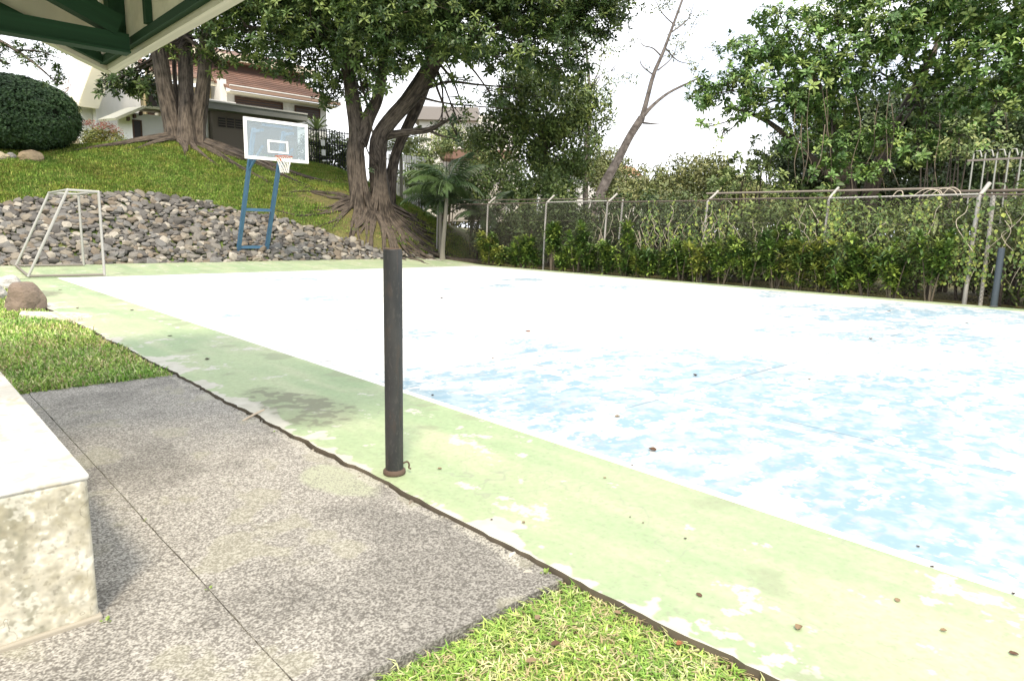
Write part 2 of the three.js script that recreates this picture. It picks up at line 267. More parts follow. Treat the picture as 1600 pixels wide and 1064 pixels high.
// ───────────────────────── materials shared by things ─────────────────────────
const concreteTex = texture(1024, 1024, (u, v) => {
  const x = u * 2, y = v * 2, a = fbm(x * 3.2, y * 3.2, 5), b = fbm(x * 13 + 3, y * 13, 4, 0.6), c = fbm(x * 60, y * 60, 2), drip = fbm(x * 9, y * 2.4 + 4, 5);
  let k = mix3([0.29, 0.265, 0.18], [0.56, 0.53, 0.43], sstep(0.32, 0.64, a * 0.5 + b * 0.5));
  k = mix3(k, [0.14, 0.14, 0.088], sstep(0.5, 0.64, drip * 0.55 + b * 0.45) * 0.6);
  k = mix3(k, [0.64, 0.62, 0.53], sstep(0.56, 0.63, b * 0.7 + c * 0.3) * 0.55);
  const cr = Math.abs(fbm(x * 2.4 + 8, y * 2.4, 6, 0.6) - 0.5); k = mix3(k, [0.12, 0.11, 0.085], sstep(0.0035, 0.0008, cr) * 0.6);
  const pore = sstep(0.70, 0.76, vnoise(x * 75, y * 75) * 0.6 + vnoise(x * 130, y * 130) * 0.4); k = mix3(k, [0.2, 0.185, 0.135], pore * 0.4);
  const m = 0.74 + 0.52 * c; return [k[0] * m, k[1] * m, k[2] * m];
});
const concreteBump = texture(512, 512, (u, v) => fbm(u * 40, v * 40, 4), false);
const concrete = std({ map: concreteTex, bumpMap: concreteBump, bumpScale: 0.004, roughness: 0.85 });
const barkTex = (a, b, sx = 26, sy = 3) => texture(512, 512, (u, v) => { const n = fbm(u * sx + 1.5 * fbm(u * 4, v * 4, 2), v * sy, 5), m = fbm(u * 5 + 3, v * 5, 3), f = vnoise(u * 120, v * 70); const c = mix3(a, b, sstep(0.25, 0.75, n * 0.7 + m * 0.3)), k = 0.8 + 0.4 * f; return [c[0] * k, c[1] * k, c[2] * k]; });
const barkBump = texture(512, 512, (u, v) => fbm(u * 26 + 1.5 * fbm(u * 4, v * 4, 2), v * 3, 5), false);
const figBark = std({ map: barkTex([0.026, 0.02, 0.015], [0.135, 0.108, 0.084], 40, 4), bumpMap: barkBump, bumpScale: 0.05, roughness: 0.95 });
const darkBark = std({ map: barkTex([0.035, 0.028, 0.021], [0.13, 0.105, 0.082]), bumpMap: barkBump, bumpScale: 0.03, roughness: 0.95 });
const greyBark = std({ map: barkTex([0.07, 0.06, 0.055], [0.17, 0.15, 0.14], 14, 7), roughness: 0.95 });
const leafMat = ({ color = 0xffffff, roughness = 0.46 } = {}) => std({ color, roughness, side: THREE.DoubleSide });
const LEAF = leafMat();
const DULL = std({ color: 0xffffff, roughness: 0.55, side: THREE.DoubleSide });

// ───────────────────────── bench, posts ─────────────────────────
{
  const b = thing('concrete_bench', 'long low concrete bench with cracked stained end on the grey paving', 'bench', [0.19, -0.03, -4]);
  const g = new RoundedBoxGeometry(0.47, 0.485, 3.5, 3, 0.022); g.translate(0.19, 0.218, -4.1);
  const p = g.attributes.position; for (let i = 0; i < p.count; i++) { const x = p.getX(i), y = p.getY(i), z = p.getZ(i), d = 0.007 * n3(x * 9, y * 9, z * 5) + 0.003 * n3(x * 25, y * 25, z * 25); p.setXYZ(i, x + d, y + d * (y > 0.2 ? 1 : 0), z + d); }
  const u = g.attributes.uv; for (let i = 0; i < p.count; i++) u.setXY(i, (p.getX(i) + p.getZ(i) * 0.31) * 0.55, (p.getY(i) + p.getZ(i) * 0.5) * 0.55);
  g.computeVertexNormals(); part(b, 'seat_block', g, concrete);
  const cap = new RoundedBoxGeometry(0.478, 0.024, 3.506, 3, 0.011); cap.translate(0.19, 0.4605, -4.1); const cp = cap.attributes.position, cu = cap.attributes.uv; for (let i = 0; i < cp.count; i++) { const x = cp.getX(i), z = cp.getZ(i); cu.setXY(i, x, z); cp.setX(i, x + 0.003 * n3(x * 9, 2, z * 7)); cp.setZ(i, z + 0.003 * n3(x * 7, 5, z * 9)); }
  part(b, 'seat_top', cap, std({ map: texture(512, 512, (u, v) => { const a = fbm(u * 5, v * 5, 4), q = fbm(u * 18, v * 18, 4, 0.6), f = fbm(u * 90, v * 90, 2); let k = mix3([0.56, 0.55, 0.51], [0.70, 0.69, 0.65], sstep(0.3, 0.7, a)); k = mix3(k, [0.50, 0.45, 0.33], sstep(0.56, 0.68, q) * 0.6); const m = 0.9 + 0.2 * f; return [k[0] * m, k[1] * m, k[2] * m]; }), roughness: 0.75 }));
  const f = new RoundedBoxGeometry(0.485, 0.03, 3.52, 2, 0.008); f.translate(0.19, -0.019, -4.1); part(b, 'footing', f, flat(0.33, 0.3, 0.24, 0.95));
}
function netPost(name, label, x, z, h, r, mat, rustMat, hook) {
  const p = thing(name, label, 'post', [x, 0, z]);
  const prof = [[r, 0.012], [r, h * 0.3], [r * 1.01, h * 0.62], [r, h - 0.006], [r - 0.003, h], [r - 0.009, h], [r - 0.009, h - 0.05], [0.001, h - 0.05]].map(([a, b]) => new THREE.Vector2(a, b));
  const g = new THREE.LatheGeometry(prof, 28); g.translate(x, 0, z); part(p, 'pipe', g, mat);
  const rim = new THREE.TorusGeometry(r - 0.005, 0.0035, 6, 28); rim.rotateX(Math.PI / 2); rim.translate(x, h + 0.001, z); part(p, 'rim', rim, rustMat);
  const fl = new THREE.LatheGeometry([[0.001, 0.002], [r + 0.009, 0.002], [r + 0.012, 0.008], [r + 0.011, 0.02], [r + 0.005, 0.027], [r, 0.028]].map(([a, b]) => new THREE.Vector2(a, b)), 28); fl.translate(x, 0, z); part(p, 'collar', fl, rustMat);
  if (hook) { const d = RIGHT; const q = (a, b) => V(x + d.x * a, b, z + d.z * a); part(p, 'hook', pipe([q(r - 0.004, 0.055), q(r + 0.02, 0.065), q(r + 0.03, 0.05), q(r + 0.028, 0.032), q(r + 0.04, 0.028)], 0.0045, 20, 6), rustMat); }
  return p;
}
const paintTex = texture(256, 1024, (u, v) => { const a = fbm(u * 5, v * 14, 4), b = fbm(u * 40, v * 130 + 3, 3), q = fbm(u * 12 + 5, v * 30, 4); let c = mix3([0.021, 0.022, 0.023], [0.036, 0.036, 0.036], sstep(0.3, 0.75, a)); c = mix3(c, [0.06, 0.056, 0.052], sstep(0.62, 0.72, b) * 0.5); c = mix3(c, [0.06, 0.042, 0.032], sstep(0.62, 0.72, q) * 0.35); return c; });
const blackPaint = std({ map: paintTex, roughness: 0.55, metalness: 0.1 });
const rust = flat(0.11, 0.075, 0.055, 0.8, { metalness: 0.2 });
netPost('net_post', 'thick black steel net post standing on the green painted strip', 1.84, -2.79, 1.138, 0.0455, blackPaint, rust, true);
netPost('net_post', 'dark blue grey net post beside the chain-link fence', 14.93, -2.88, 1.08, 0.055, flat(0.05, 0.065, 0.08, 0.5, { metalness: 0.2 }), flat(0.06, 0.06, 0.065, 0.7), false);

// ───────────────────────── goal frame ─────────────────────────
{
  const g = thing('goal_frame', 'small goal frame of pale galvanised pipe without a net', 'goal', [3.1, 0, -18.3]);
  const m = flat(0.42, 0.41, 0.385, 0.5, { metalness: 0.35 }), worn = flat(0.22, 0.2, 0.175, 0.7, { metalness: 0.2 }), r = 0.029, y0 = 0.04;
  const yb = (z) => 0.042 + 0.115 * sstep(-17.1, -20.2, z);
  const E0 = V(3.74, yb(-17.15), -17.15), F0 = V(3.80, yb(-19.4), -19.4), B = V(3.74, 1.84, -17.1), D = V(3.80, 1.84, -19.35), A = V(3.16, 1.85, -17.05), C = V(3.2, 1.84, -19.3), Hh = V(2.37, yb(-17.3), -17.3), Gg = V(2.45, yb(-19.5), -19.5);
  part(g, 'upright', rod(E0, B, r), m); part(g, 'upright', rod(F0, D, r), m); part(g, 'crossbar', rod(B, D, r), m);
  part(g, 'top_bar', rod(A, B, r * 0.9), m); part(g, 'top_bar', rod(C, D, r * 0.9), m); part(g, 'rear_crossbar', rod(A, C, r * 0.9), m);
  part(g, 'brace', rod(A, Hh, r), m); part(g, 'brace', rod(C, Gg, r), m);
  part(g, 'ground_bar', rod(Hh, E0, r * 0.9), worn); part(g, 'ground_bar', rod(Gg, F0, r * 0.9), worn); part(g, 'ground_bar', rod(Hh, Gg, r * 0.9), worn);
  for (const p of [A, B, C, D, E0, F0, Hh, Gg]) { const s = new THREE.SphereGeometry(r * 1.05, 10, 8); s.translate(p.x, p.y, p.z); part(g, 'elbow', s, m); }
}

// ───────────────────────── basketball stand ─────────────────────────
{
  const t = thing('basketball_stand', 'leaning blue steel basketball stand with a clear white-edged backboard', 'basketball hoop', [8.5, 0.1, -20.4]);
  const blue = std({ map: texture(256, 256, (u, v) => { const n = fbm(u * 8, v * 20, 4); return mix3([0.035, 0.10, 0.18], [0.055, 0.14, 0.235], sstep(0.3, 0.7, n)); }), roughness: 0.45 });
  const white = flat(0.78, 0.78, 0.76, 0.5);
  const zb = -18.35, k = zb / -18.2; // board plane
  const TL = onZ(381, 182, zb), TR = onZ(483, 195, zb), BL = onZ(380, 247, zb);
  const x0 = (TL.x + BL.x) / 2, x1 = x0 + (TR.x - TL.x) * 0.985, y1 = TL.y, y0 = BL.y - 0.005, w = 0.085;
  const legTop = (xb, s) => V(xb, 3.72, -18.98);
  const legs = [[8.0, 0], [8.86, 1]].map(([x]) => [V(x, 0.06, -20.52), V(x, 2.95, -19.27), V(x, 3.8, -18.9)]);
  for (const [a, b, c] of legs) part(t, 'leg', beam(a, c, 0.1, 0.1), blue);
  for (const h of [0.52, 1.62]) { const f = (h - 0.06) / (3.8 - 0.06); part(t, 'rung', beam(V(8.05, h, lerp(-20.52, -18.9, f)), V(8.81, h, lerp(-20.52, -18.9, f)), 0.085, 0.085), blue); }
  // carrying arms behind the glass
  for (const x of [8.0, 8.86]) part(t, 'arm', beam(V(x, 3.72, -18.93), V(x + 0.02, 3.72, zb - 0.045), 0.07, 0.07), blue);
  for (const x of [8.0, 8.86]) part(t, 'back_frame', beam(V(x + 0.02, y0 + 0.08, zb - 0.05), V(x + 0.02, y1 - 0.1, zb - 0.05), 0.06, 0.05), blue);
  part(t, 'back_frame', beam(V(8.02, y1 - 0.14, zb - 0.055), V(8.88, y1 - 0.14, zb - 0.055), 0.05, 0.06), blue);
  part(t, 'diagonal_brace', beam(V(8.0, 2.7, -19.36), V(8.02, 3.3, zb - 0.08), 0.05, 0.05), blue); part(t, 'diagonal_brace', beam(V(8.86, 2.7, -19.36), V(8.88, 3.3, zb - 0.08), 0.05, 0.05), blue);
  const board = part(t, 'backboard', box(x0 + w * 0.5, x1 - w * 0.5, y0 + w * 0.5, y1 - w * 0.5, zb - 0.006, zb + 0.006), new THREE.MeshPhysicalMaterial({ color: rgb(0.80, 0.88, 0.92), roughness: 0.06, transmission: 0.86, thickness: 0, side: THREE.DoubleSide }));  // bluish milky tint puts the pale reflection into the glass colour
  const fr = (a, b, c, d) => part(board, 'border', rbox(a, b, c, d, zb - 0.018, zb + 0.018, 0.006), white);
  fr(x0, x1, y1 - w, y1); fr(x0, x1, y0, y0 + w); fr(x0, x0 + w, y0 + w + 0.002, y1 - w - 0.002); fr(x1 - w, x1, y0 + w + 0.002, y1 - w - 0.002);
  const cx = onZ(433, 232, zb).x, sq0 = onZ(417, 218, zb), sq1 = onZ(450, 240, zb), sw = 0.05, ya = sq1.y - 0.02, yc = sq0.y, xa = sq0.x, xb = sq1.x;
  for (const [a, b, c, d] of [[xa, xb, yc - sw, yc], [xa, xb, ya, ya + sw], [xa, xa + sw, ya + sw, yc - sw], [xb - sw, xb, ya + sw, yc - sw]]) part(board, 'target_line', box(a, b, c, d, zb + 0.0075, zb + 0.011), white);
  // ring and net
  const rc = V((xa + xb) / 2 + 0.01, onZ(441, 243, zb + 0.3).y - 0.03, zb + 0.33), R = 0.225, orange = flat(0.42, 0.10, 0.035, 0.5, { metalness: 0.1 });
  const ring = new THREE.TorusGeometry(R, 0.011, 8, 32); ring.rotateX(Math.PI / 2); ring.translate(rc.x, rc.y, rc.z); part(t, 'ring', ring, orange);
  part(t, 'ring_bracket', merge([box(rc.x - 0.07, rc.x + 0.07, rc.y - 0.1, rc.y + 0.02, zb + 0.019, zb + 0.03), beam(V(rc.x - 0.04, rc.y, zb + 0.03), V(rc.x - 0.08, rc.y, zb + 0.13), 0.015, 0.015), beam(V(rc.x + 0.04, rc.y, zb + 0.03), V(rc.x + 0.08, rc.y, zb + 0.13), 0.015, 0.015)]), orange);
  const cords = [], n = 12, ringAt = (lv, i) => { const a = (i + (lv % 2) * 0.5) / n * Math.PI * 2, rr = [R, 0.19, 0.16, 0.135, 0.12, 0.115][lv], y = rc.y - lv * 0.085; return V(rc.x + Math.cos(a) * rr, y, rc.z + Math.sin(a) * rr); };
  for (let lv = 0; lv < 5; lv++) for (let i = 0; i < n; i++) { const p = ringAt(lv, i); const o = lv % 2; cords.push(rod(p, ringAt(lv + 1, o ? i : i), 0.006, 0.006, 4), rod(p, ringAt(lv + 1, o ? i + 1 : i - 1), 0.006, 0.006, 4)); }
  part(t, 'net', merge(cords), flat(0.78, 0.77, 0.72, 0.9));
}

// ───────────────────────── stone bank ─────────────────────────
const stoneGeo = (seed, sq = 0.62) => { const g = new THREE.IcosahedronGeometry(1, 1), p = g.attributes.position; for (let i = 0; i < p.count; i++) { let x = p.getX(i), y = p.getY(i), z = p.getZ(i); const f = 1 + 0.42 * n3(x * 1.1 + seed * 5, y * 1.1, z * 1.1) + 0.14 * n3(x * 2.6, y * 2.6 + seed, z * 2.6); const q = (v) => Math.sign(v) * Math.pow(Math.abs(v), 0.8); p.setXYZ(i, q(x) * f, q(y) * f * sq, q(z) * f); } g.computeVertexNormals(); return toCreasedNormals(g, 0.6); };
{
  const bank = thing('stone_bank', 'sloping bank of loose grey rubble stones below the grass hill', 'stone bank', [8, 0.05, -20.2]);
  const r = rng(77), geos = [1, 2, 3, 4].map((s) => stoneGeo(s)), tones = [[0.21, 0.195, 0.172], [0.25, 0.22, 0.175], [0.14, 0.132, 0.122], [0.38, 0.35, 0.295], [0.20, 0.165, 0.125], [0.18, 0.175, 0.165], [0.10, 0.093, 0.085]], mats = tones.map((c) => std({ color: rgb(...c).multiplyScalar(1.12), map: stoneTex, roughness: 0.9 }));
  const all = [];
  for (let x = 0.2; x < 14.9;) {
    x += 0.112 + 0.02 * r(); const th = table(TOP, x), L = Math.max(0.12, (th - 0.08) / Math.sin(38 * Math.PI / 180));
    for (let s = -0.05 + 0.08 * r(); s < L + 0.04; s += 0.12 + 0.035 * r()) {
      const w = 0.05 + 0.07 * Math.pow(r(), 2), xx = x + (r() - 0.5) * 0.12, c38 = Math.cos(38 * Math.PI / 180), s38 = Math.sin(38 * Math.PI / 180), out = (r() - 0.35) * 0.09;
      const p = V(xx, 0.08 + s * s38 + out * c38 + w * 0.25, toeZ(xx) - s * c38 + out * s38);
      const q = new THREE.Quaternion().setFromEuler(new THREE.Euler((r() - 0.5) * 1.2 + 0.35, r() * 6.3, (r() - 0.5) * 1.0));
      const m = new THREE.Matrix4().compose(p, q, V(w * (1 + 0.6 * r()), w * (0.85 + 0.4 * r()), w * (0.95 + 0.4 * r()))); all.push({ m, k: w / depthOf(p), g: Math.floor(r() * 4), t: Math.floor(r() * 7) });
    }
  }
  const vis = (o) => { const e = o.m.elements, p = V(e[12], e[13], e[14]).sub(EYE), d = -p.dot(BACK); return p.dot(RIGHT) / d > -0.78 ? 1 : 0.2; };
  all.sort((a, b) => b.k * vis(b) - a.k * vis(a));
  all.forEach((o, i) => { if (i < 298) partAt(bank, 'stone', geos[o.g], mats[o.t], o.m); });
  for (let gI = 0; gI < 4; gI++) { const rest = all.slice(298).filter((o) => o.g === gI); instanced(bank, 'small_stones', geos[gI], std({ map: stoneTex, roughness: 0.9 }), rest.map((o) => o.m), rest.map((o) => rgb(...tones[o.t]).multiplyScalar(1.12))); }
}
function rock(name, label, cat, c, s, seed, color, turn = 0, group, rough = 0.9, sq = 0.75) {
  const g = new THREE.IcosahedronGeometry(1, 4), p = g.attributes.position; for (let i = 0; i < p.count; i++) { const x = p.getX(i), y = p.getY(i), z = p.getZ(i); const f = 1 + 0.32 * n3(x * 0.9 + seed * 5, y * 0.9, z * 0.9) + 0.10 * n3(x * 2.4, y * 2.4 + seed, z * 2.4) + 0.03 * n3(x * 7, y * 7 + seed, z * 7); p.setXYZ(i, x * f * s[0], Math.max(y * f, -0.5) * s[1], z * f * s[2]); }
  g.rotateY(turn); g.computeVertexNormals(); g.translate(c[0], c[1] + s[1] * 0.36, c[2]);
  return solo(name, label, cat, g, std({ color: rgb(...color), map: stoneTex, roughness: rough, bumpMap: concreteBump, bumpScale: 0.01 }), c, group);
}
rock('boulder', 'rounded brown boulder on the lawn beside the pale concrete offcut', 'rock', [1.5, -0.05, -11.5], [0.28, 0.3, 0.23], 3, [0.25, 0.19, 0.145], 0.9);
rock('rock', 'pale angular rock behind the brown boulder', 'rock', [1.32, -0.05, -13.2], [0.22, 0.2, 0.2], 6, [0.48, 0.46, 0.43], 0.3);
rock('rock', 'flat pale rock at the foot of the goal', 'rock', [1.78, -0.03, -15.3], [0.24, 0.18, 0.2], 8, [0.55, 0.53, 0.5], 1.3);
{
  const g = slab([[1.38, -10.9], [1.9, -10.35], [1.98, -9.82], [1.78, -9.72], [1.5, -10.15], [1.3, -10.5]], 0.035, 0.07);
  solo('concrete_offcut', 'thin broken concrete slab lying between lawn and green strip', 'slab', g, std({ color: rgb(1.25, 1.25, 1.25), map: concreteTex, roughness: 0.9 }), [1.6, -0.03, -10.3]);
}

// ───────────────────────── leaves ─────────────────────────
// one leaf of six faces: folded along its midrib and bent down towards its tip
function leafInto(pos, o, d, up, len, wid, fold = 0.25, droop = 0.25) {
  const s = d.clone().cross(up).normalize(), n = s.clone().cross(d).normalize();
  const P = (t, w, h) => [o.x + d.x * len * t + s.x * wid * w + n.x * len * h, o.y + d.y * len * t + s.y * wid * w + n.y * len * h, o.z + d.z * len * t + s.z * wid * w + n.z * len * h];
  const a = P(0, 0, 0), m1 = P(0.38, 0, 0.02), m2 = P(0.75, 0, -droop * 0.45), tip = P(0.97, 0, -droop), f = fold * wid / len;
  const l1 = P(0.38, 0.46, f * 0.5), r1 = P(0.38, -0.46, f * 0.5), l2 = P(0.74, 0.42, f * 0.5 - droop * 0.45), r2 = P(0.74, -0.42, f * 0.5 - droop * 0.45);
  for (const t of [[a, m1, l1], [a, r1, m1], [m1, m2, l2], [m1, l2, l1], [m1, r2, m2], [m1, r1, r2], [m2, tip, l2], [m2, r2, tip]]) for (const p of t) pos.push(...p);
}
function leafGeoFrom(pos) { const g = new THREE.BufferGeometry(); g.setAttribute('position', new THREE.Float32BufferAttribute(pos, 3)); g.computeVertexNormals(); return g; }
function rosette(n, len, wid, a0, a1, seed, droop = 0.2) { // leaves whorled about +y
  const r = rng(seed), pos = []; for (let i = 0; i < n; i++) { const az = i * 2.399 + r() * 0.5, pol = lerp(a0, a1, (i + r()) / n), d = V(Math.sin(pol) * Math.cos(az), Math.cos(pol), Math.sin(pol) * Math.sin(az)); leafInto(pos, d.clone().multiplyScalar(len * 0.08), d, V(0, 1, 0.01).lerp(V(Math.cos(az), 0.2, Math.sin(az)).multiplyScalar(-1), Math.cos(pol) > 0.7 ? 0.9 : 0.1), len * (0.75 + 0.4 * r()), wid * (0.8 + 0.4 * r()), 0.3, droop * (0.4 + r())); } return leafGeoFrom(pos);
}
function spray(n, R, len, wid, seed, flatness = 0.5) { // leaves through a small volume
  const r = rng(seed), pos = []; for (let i = 0; i < n; i++) { const o = V(r() - 0.5, (r() - 0.5) * 0.8, r() - 0.5).multiplyScalar(2 * R), d = V(r() - 0.5, (r() - 0.62) * 0.9, r() - 0.5).normalize(); leafInto(pos, o, d, V((r() - 0.5) * 1.2, 1 * flatness + r() * 0.4, (r() - 0.5) * 1.2).normalize(), len * (0.7 + 0.6 * r()), wid * (0.7 + 0.6 * r()), 0.3, 0.3 * r()); } return leafGeoFrom(pos);
}
const ROS_BIG = [rosette(11, 0.155, 0.06, 0.5, 1.8, 1), rosette(9, 0.165, 0.062, 0.6, 1.95, 2, 0.35)];
const ROS_MID = [rosette(10, 0.17, 0.062, 0.4, 1.8, 3), rosette(8, 0.16, 0.06, 0.6, 2.0, 4, 0.35)];
const SPRAY_S = [spray(12, 0.12, 0.085, 0.045, 5), spray(12, 0.13, 0.09, 0.05, 6)];
const SPRAY_M = [spray(11, 0.17, 0.13, 0.06, 7), spray(11, 0.18, 0.14, 0.055, 8)];
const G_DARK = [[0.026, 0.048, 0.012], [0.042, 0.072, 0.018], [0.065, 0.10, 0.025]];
const G_MID = [[0.05, 0.085, 0.018], [0.08, 0.125, 0.028], [0.115, 0.165, 0.038], [0.165, 0.205, 0.05]];
const G_LIGHT = [[0.08, 0.12, 0.035], [0.115, 0.16, 0.05], [0.15, 0.19, 0.06], [0.20, 0.22, 0.075]];
const G_RIGHT = [[0.05, 0.105, 0.025], [0.085, 0.16, 0.036], [0.125, 0.21, 0.05], [0.19, 0.255, 0.065]], G_FIG = [[0.024, 0.05, 0.012], [0.04, 0.075, 0.018], [0.07, 0.115, 0.027], [0.13, 0.175, 0.045]];
const G_OLIVE = [[0.10, 0.12, 0.04], [0.15, 0.165, 0.06], [0.20, 0.205, 0.075], [0.14, 0.175, 0.05]];
const tint = (r, pal) => { const a = pal[Math.floor(r() * pal.length)], k = 0.85 + 0.6 * r(); return rgb(a[0] * k, a[1] * k, a[2] * k); };
// crown: leaf clumps through lumpy volumes, thinned by noise so that gaps stay open
function crown(parent, blobs, perM3, geos, pal, seed, { size = 1, gap = -0.08, freq = 0.9, shell = 0.35, mat = LEAF, name = 'crown', minY = -1 } = {}) {
  const r = rng(seed), lists = geos.map(() => [[], []]), q = new THREE.Quaternion(), e = new THREE.Euler();
  for (const [c, rad, dens = 1] of blobs) {
    const n = Math.round(perM3 * dens * 4.19 * rad.x * rad.y * rad.z);
    for (let i = 0; i < n; i++) {
      const u = V(r() * 2 - 1, r() * 2 - 1, r() * 2 - 1), L = u.length(); if (L > 1 || L < 0.05) { i -= L > 1 ? 1 : 0; continue; }
      if (L < shell && r() < 0.6) continue;
      const p = V(c.x + u.x * rad.x, c.y + u.y * rad.y, c.z + u.z * rad.z); if (p.y < minY) continue;
      const g = n3(p.x * freq + seed, p.y * freq * 1.3, p.z * freq) + 0.5 * n3(p.x * freq * 2.7, p.y * freq * 3, p.z * freq * 2.7 + seed);
      if (g < gap + 0.25 * (L - 0.75)) continue;
      const dir = u.clone().multiplyScalar(0.7).add(V(r() - 0.5, 0.55 + 0.5 * r(), r() - 0.5)).normalize(); q.setFromUnitVectors(YA, dir); q.multiply(new THREE.Quaternion().setFromAxisAngle(YA, r() * 6.28));
      const s = size * (0.7 + 0.6 * r()), k = Math.floor(r() * geos.length); lists[k][0].push(new THREE.Matrix4().compose(p, q, V(s, s, s))); lists[k][1].push(tint(r, pal));
    }
  }
  lists.forEach(([m, c], k) => { if (m.length) instanced(parent, name, geos[k], mat, m, c); });
}
const blob = (px, py, d, rx, ry, rz = rx, dens = 1) => [at(px, py, d), V(rx, ry, rz), dens];
// twigs from a limb point out to a blob
function twigs(blobs, from, r0, seed, per = 3) { const r = rng(seed), out = []; for (const [c, rad] of blobs) { const s = from(c), mid = s.clone().lerp(c, 0.55).add(V((r() - 0.5) * 0.8, (r() - 0.2) * 0.7, (r() - 0.5) * 0.8)); out.push(limb([s, mid, c], [r0, r0 * 0.55, r0 * 0.3], { seg: 5, rings: 7, flute: 0.05 })); for (let k = 0; k < per; k++) { const e = c.clone().add(V((r() - 0.5) * 1.7 * rad.x, (r() - 0.4) * 1.5 * rad.y, (r() - 0.5) * 1.7 * rad.z)); out.push(limb([c.clone().lerp(mid, 0.3 * r()), c.clone().lerp(e, 0.5).add(V(0, 0.12, 0)), e], [r0 * 0.35, r0 * 0.2, 0.008], { seg: 4, rings: 5, flute: 0 })); } } return merge(out); }

// ───────────────────────── shelter roof above the bench ─────────────────────────
{
  const s = thing('shelter', 'open shelter roof with dark green beams and cream lining over the bench', 'shelter', [-0.9, -0.03, -4]);
  const creamT = texture(512, 512, (u, v) => { const a = fbm(u * 3, v * 3, 4), b = fbm(u * 20, v * 20, 3); const c = mix3([0.58, 0.54, 0.41], [0.68, 0.63, 0.49], sstep(0.3, 0.7, a)), k = 0.92 + 0.16 * b; return [c[0] * k, c[1] * k, c[2] * k]; });
  const cream = std({ map: creamT, roughness: 0.8 }), green = std({ map: texture(256, 256, (u, v) => { const n = fbm(u * 6, v * 6, 4); return mix3([0.005, 0.032, 0.009], [0.009, 0.048, 0.015], n); }), roughness: 0.85 }), tileM = flat(0.2, 0.11, 0.08, 0.9);
  const Ex = 1.40, Z0 = -5.95, Z1 = -2.35, ridge = -0.9, sl = 0.38, H0 = 2.385, ry = H0 + (Ex - ridge) * sl;
  const mx = (x) => 2 * ridge - x;
  for (const side of [0, 1]) {
    const X = (x) => side ? mx(x) : x, b2 = (x0, x1, ...k) => box(X(x0), X(x1), ...k);
    const st = [-5.98, -5.32, -4.72, -4.02, -3.3, -2.4];
    for (let i = 0; i < st.length - 1; i++) part(s, 'valance_panel', b2(Ex - 0.012, Ex + 0.012, H0 + 0.05, H0 + 0.62, st[i] + 0.03, st[i + 1] - 0.03), cream);
    st.forEach((z, i) => part(s, i === 1 ? 'truss_post' : 'stud', b2(Ex - (i === 1 ? 0.11 : 0.05), Ex + 0.014, H0 + 0.046, H0 + 0.63, z - (i === 1 ? 0.055 : 0.028), z + (i === 1 ? 0.055 : 0.028)), green));
    part(s, 'eave_rail', b2(Ex - 0.028, Ex + 0.014, H0 - 0.004, H0 + 0.045, Z0, Z1), green);
    part(s, 'fascia', b2(Ex + 0.016, Ex + 0.085, H0 - 0.04, H0 + 0.66, Z0 - 0.05, Z1), cream);
    // roof deck
    const a = V(X(Ex + 0.2), H0 + 0.6, Z0 - 0.12), b = V(X(Ex + 0.2), H0 + 0.6, Z1 + 0.1), yr = H0 + 0.6 + (Ex + 0.2 - ridge) * sl, c = V(ridge, yr, Z1 + 0.1), d = V(ridge, yr, Z0 - 0.12);
    part(s, 'roof_lining', side ? quadPlate(b, a, d, c, 0.03) : quadPlate(a, b, c, d, 0.03), cream);
    const up = V(0, 0.034, 0); part(s, 'roof_covering', side ? quadPlate(b.clone().add(up), a.clone().add(up), d.clone().add(up), c.clone().add(up), -0.03) : quadPlate(a.clone().add(up), b.clone().add(up), c.clone().add(up), d.clone().add(up), -0.03), tileM);
    // gable lining and rake trim at the end
    for (const [z, t] of [[Z0 + 0.035, 1]]) {
      const A = V(X(Ex - 0.05), H0 + 0.02, z), B = V(ridge, ry + 0.02, z), C = V(ridge, ry + 0.66, z), D = V(X(Ex - 0.05), H0 + 0.62, z);
      part(s, 'gable_panel', side ? quadPlate(B, A, D, C, 0.024) : quadPlate(A, B, C, D, 0.024), cream);
      part(s, 'rake_rail', beam(V(X(Ex - 0.02), H0 + 0.02, z + 0.045), V(ridge, ry + 0.02, z + 0.045), 0.05, 0.055), green);
      part(s, 'rake_board', beam(V(X(Ex + 0.05), H0 - 0.02, z - 0.06), V(ridge, ry + 0.0, z - 0.06), 0.09, 0.07), cream);
    }
    for (const z of [-5.1, -2.6]) { part(s, 'rafter', beam(V(X(Ex - 0.1), 2.47, z), V(ridge, 2.47 + (Ex - 0.1 - ridge) * 0.41, z), 0.09, 0.13), green); }
    for (const z of [-5.66, -5.02]) part(s, 'gable_stud', b2(0.62, 0.66, 2.7, 3.1, z, z + 0.03), green);
  }
  for (const z of [-5.1, -2.6]) {
    const tb = part(s, 'tie_beam', box(mx(Ex - 0.05), Ex - 0.05, 2.325, 2.43, z - 0.035, z + 0.035), green);
    part(s, 'tie_beam_flange', box(mx(Ex - 0.05), Ex - 0.05, 2.31, 2.324, z - 0.055, z + 0.055), green);
    part(s, 'column', rod(V(ridge, -0.03, z), V(ridge, 2.309, z), 0.07, 0.07, 16), green);
  }
}

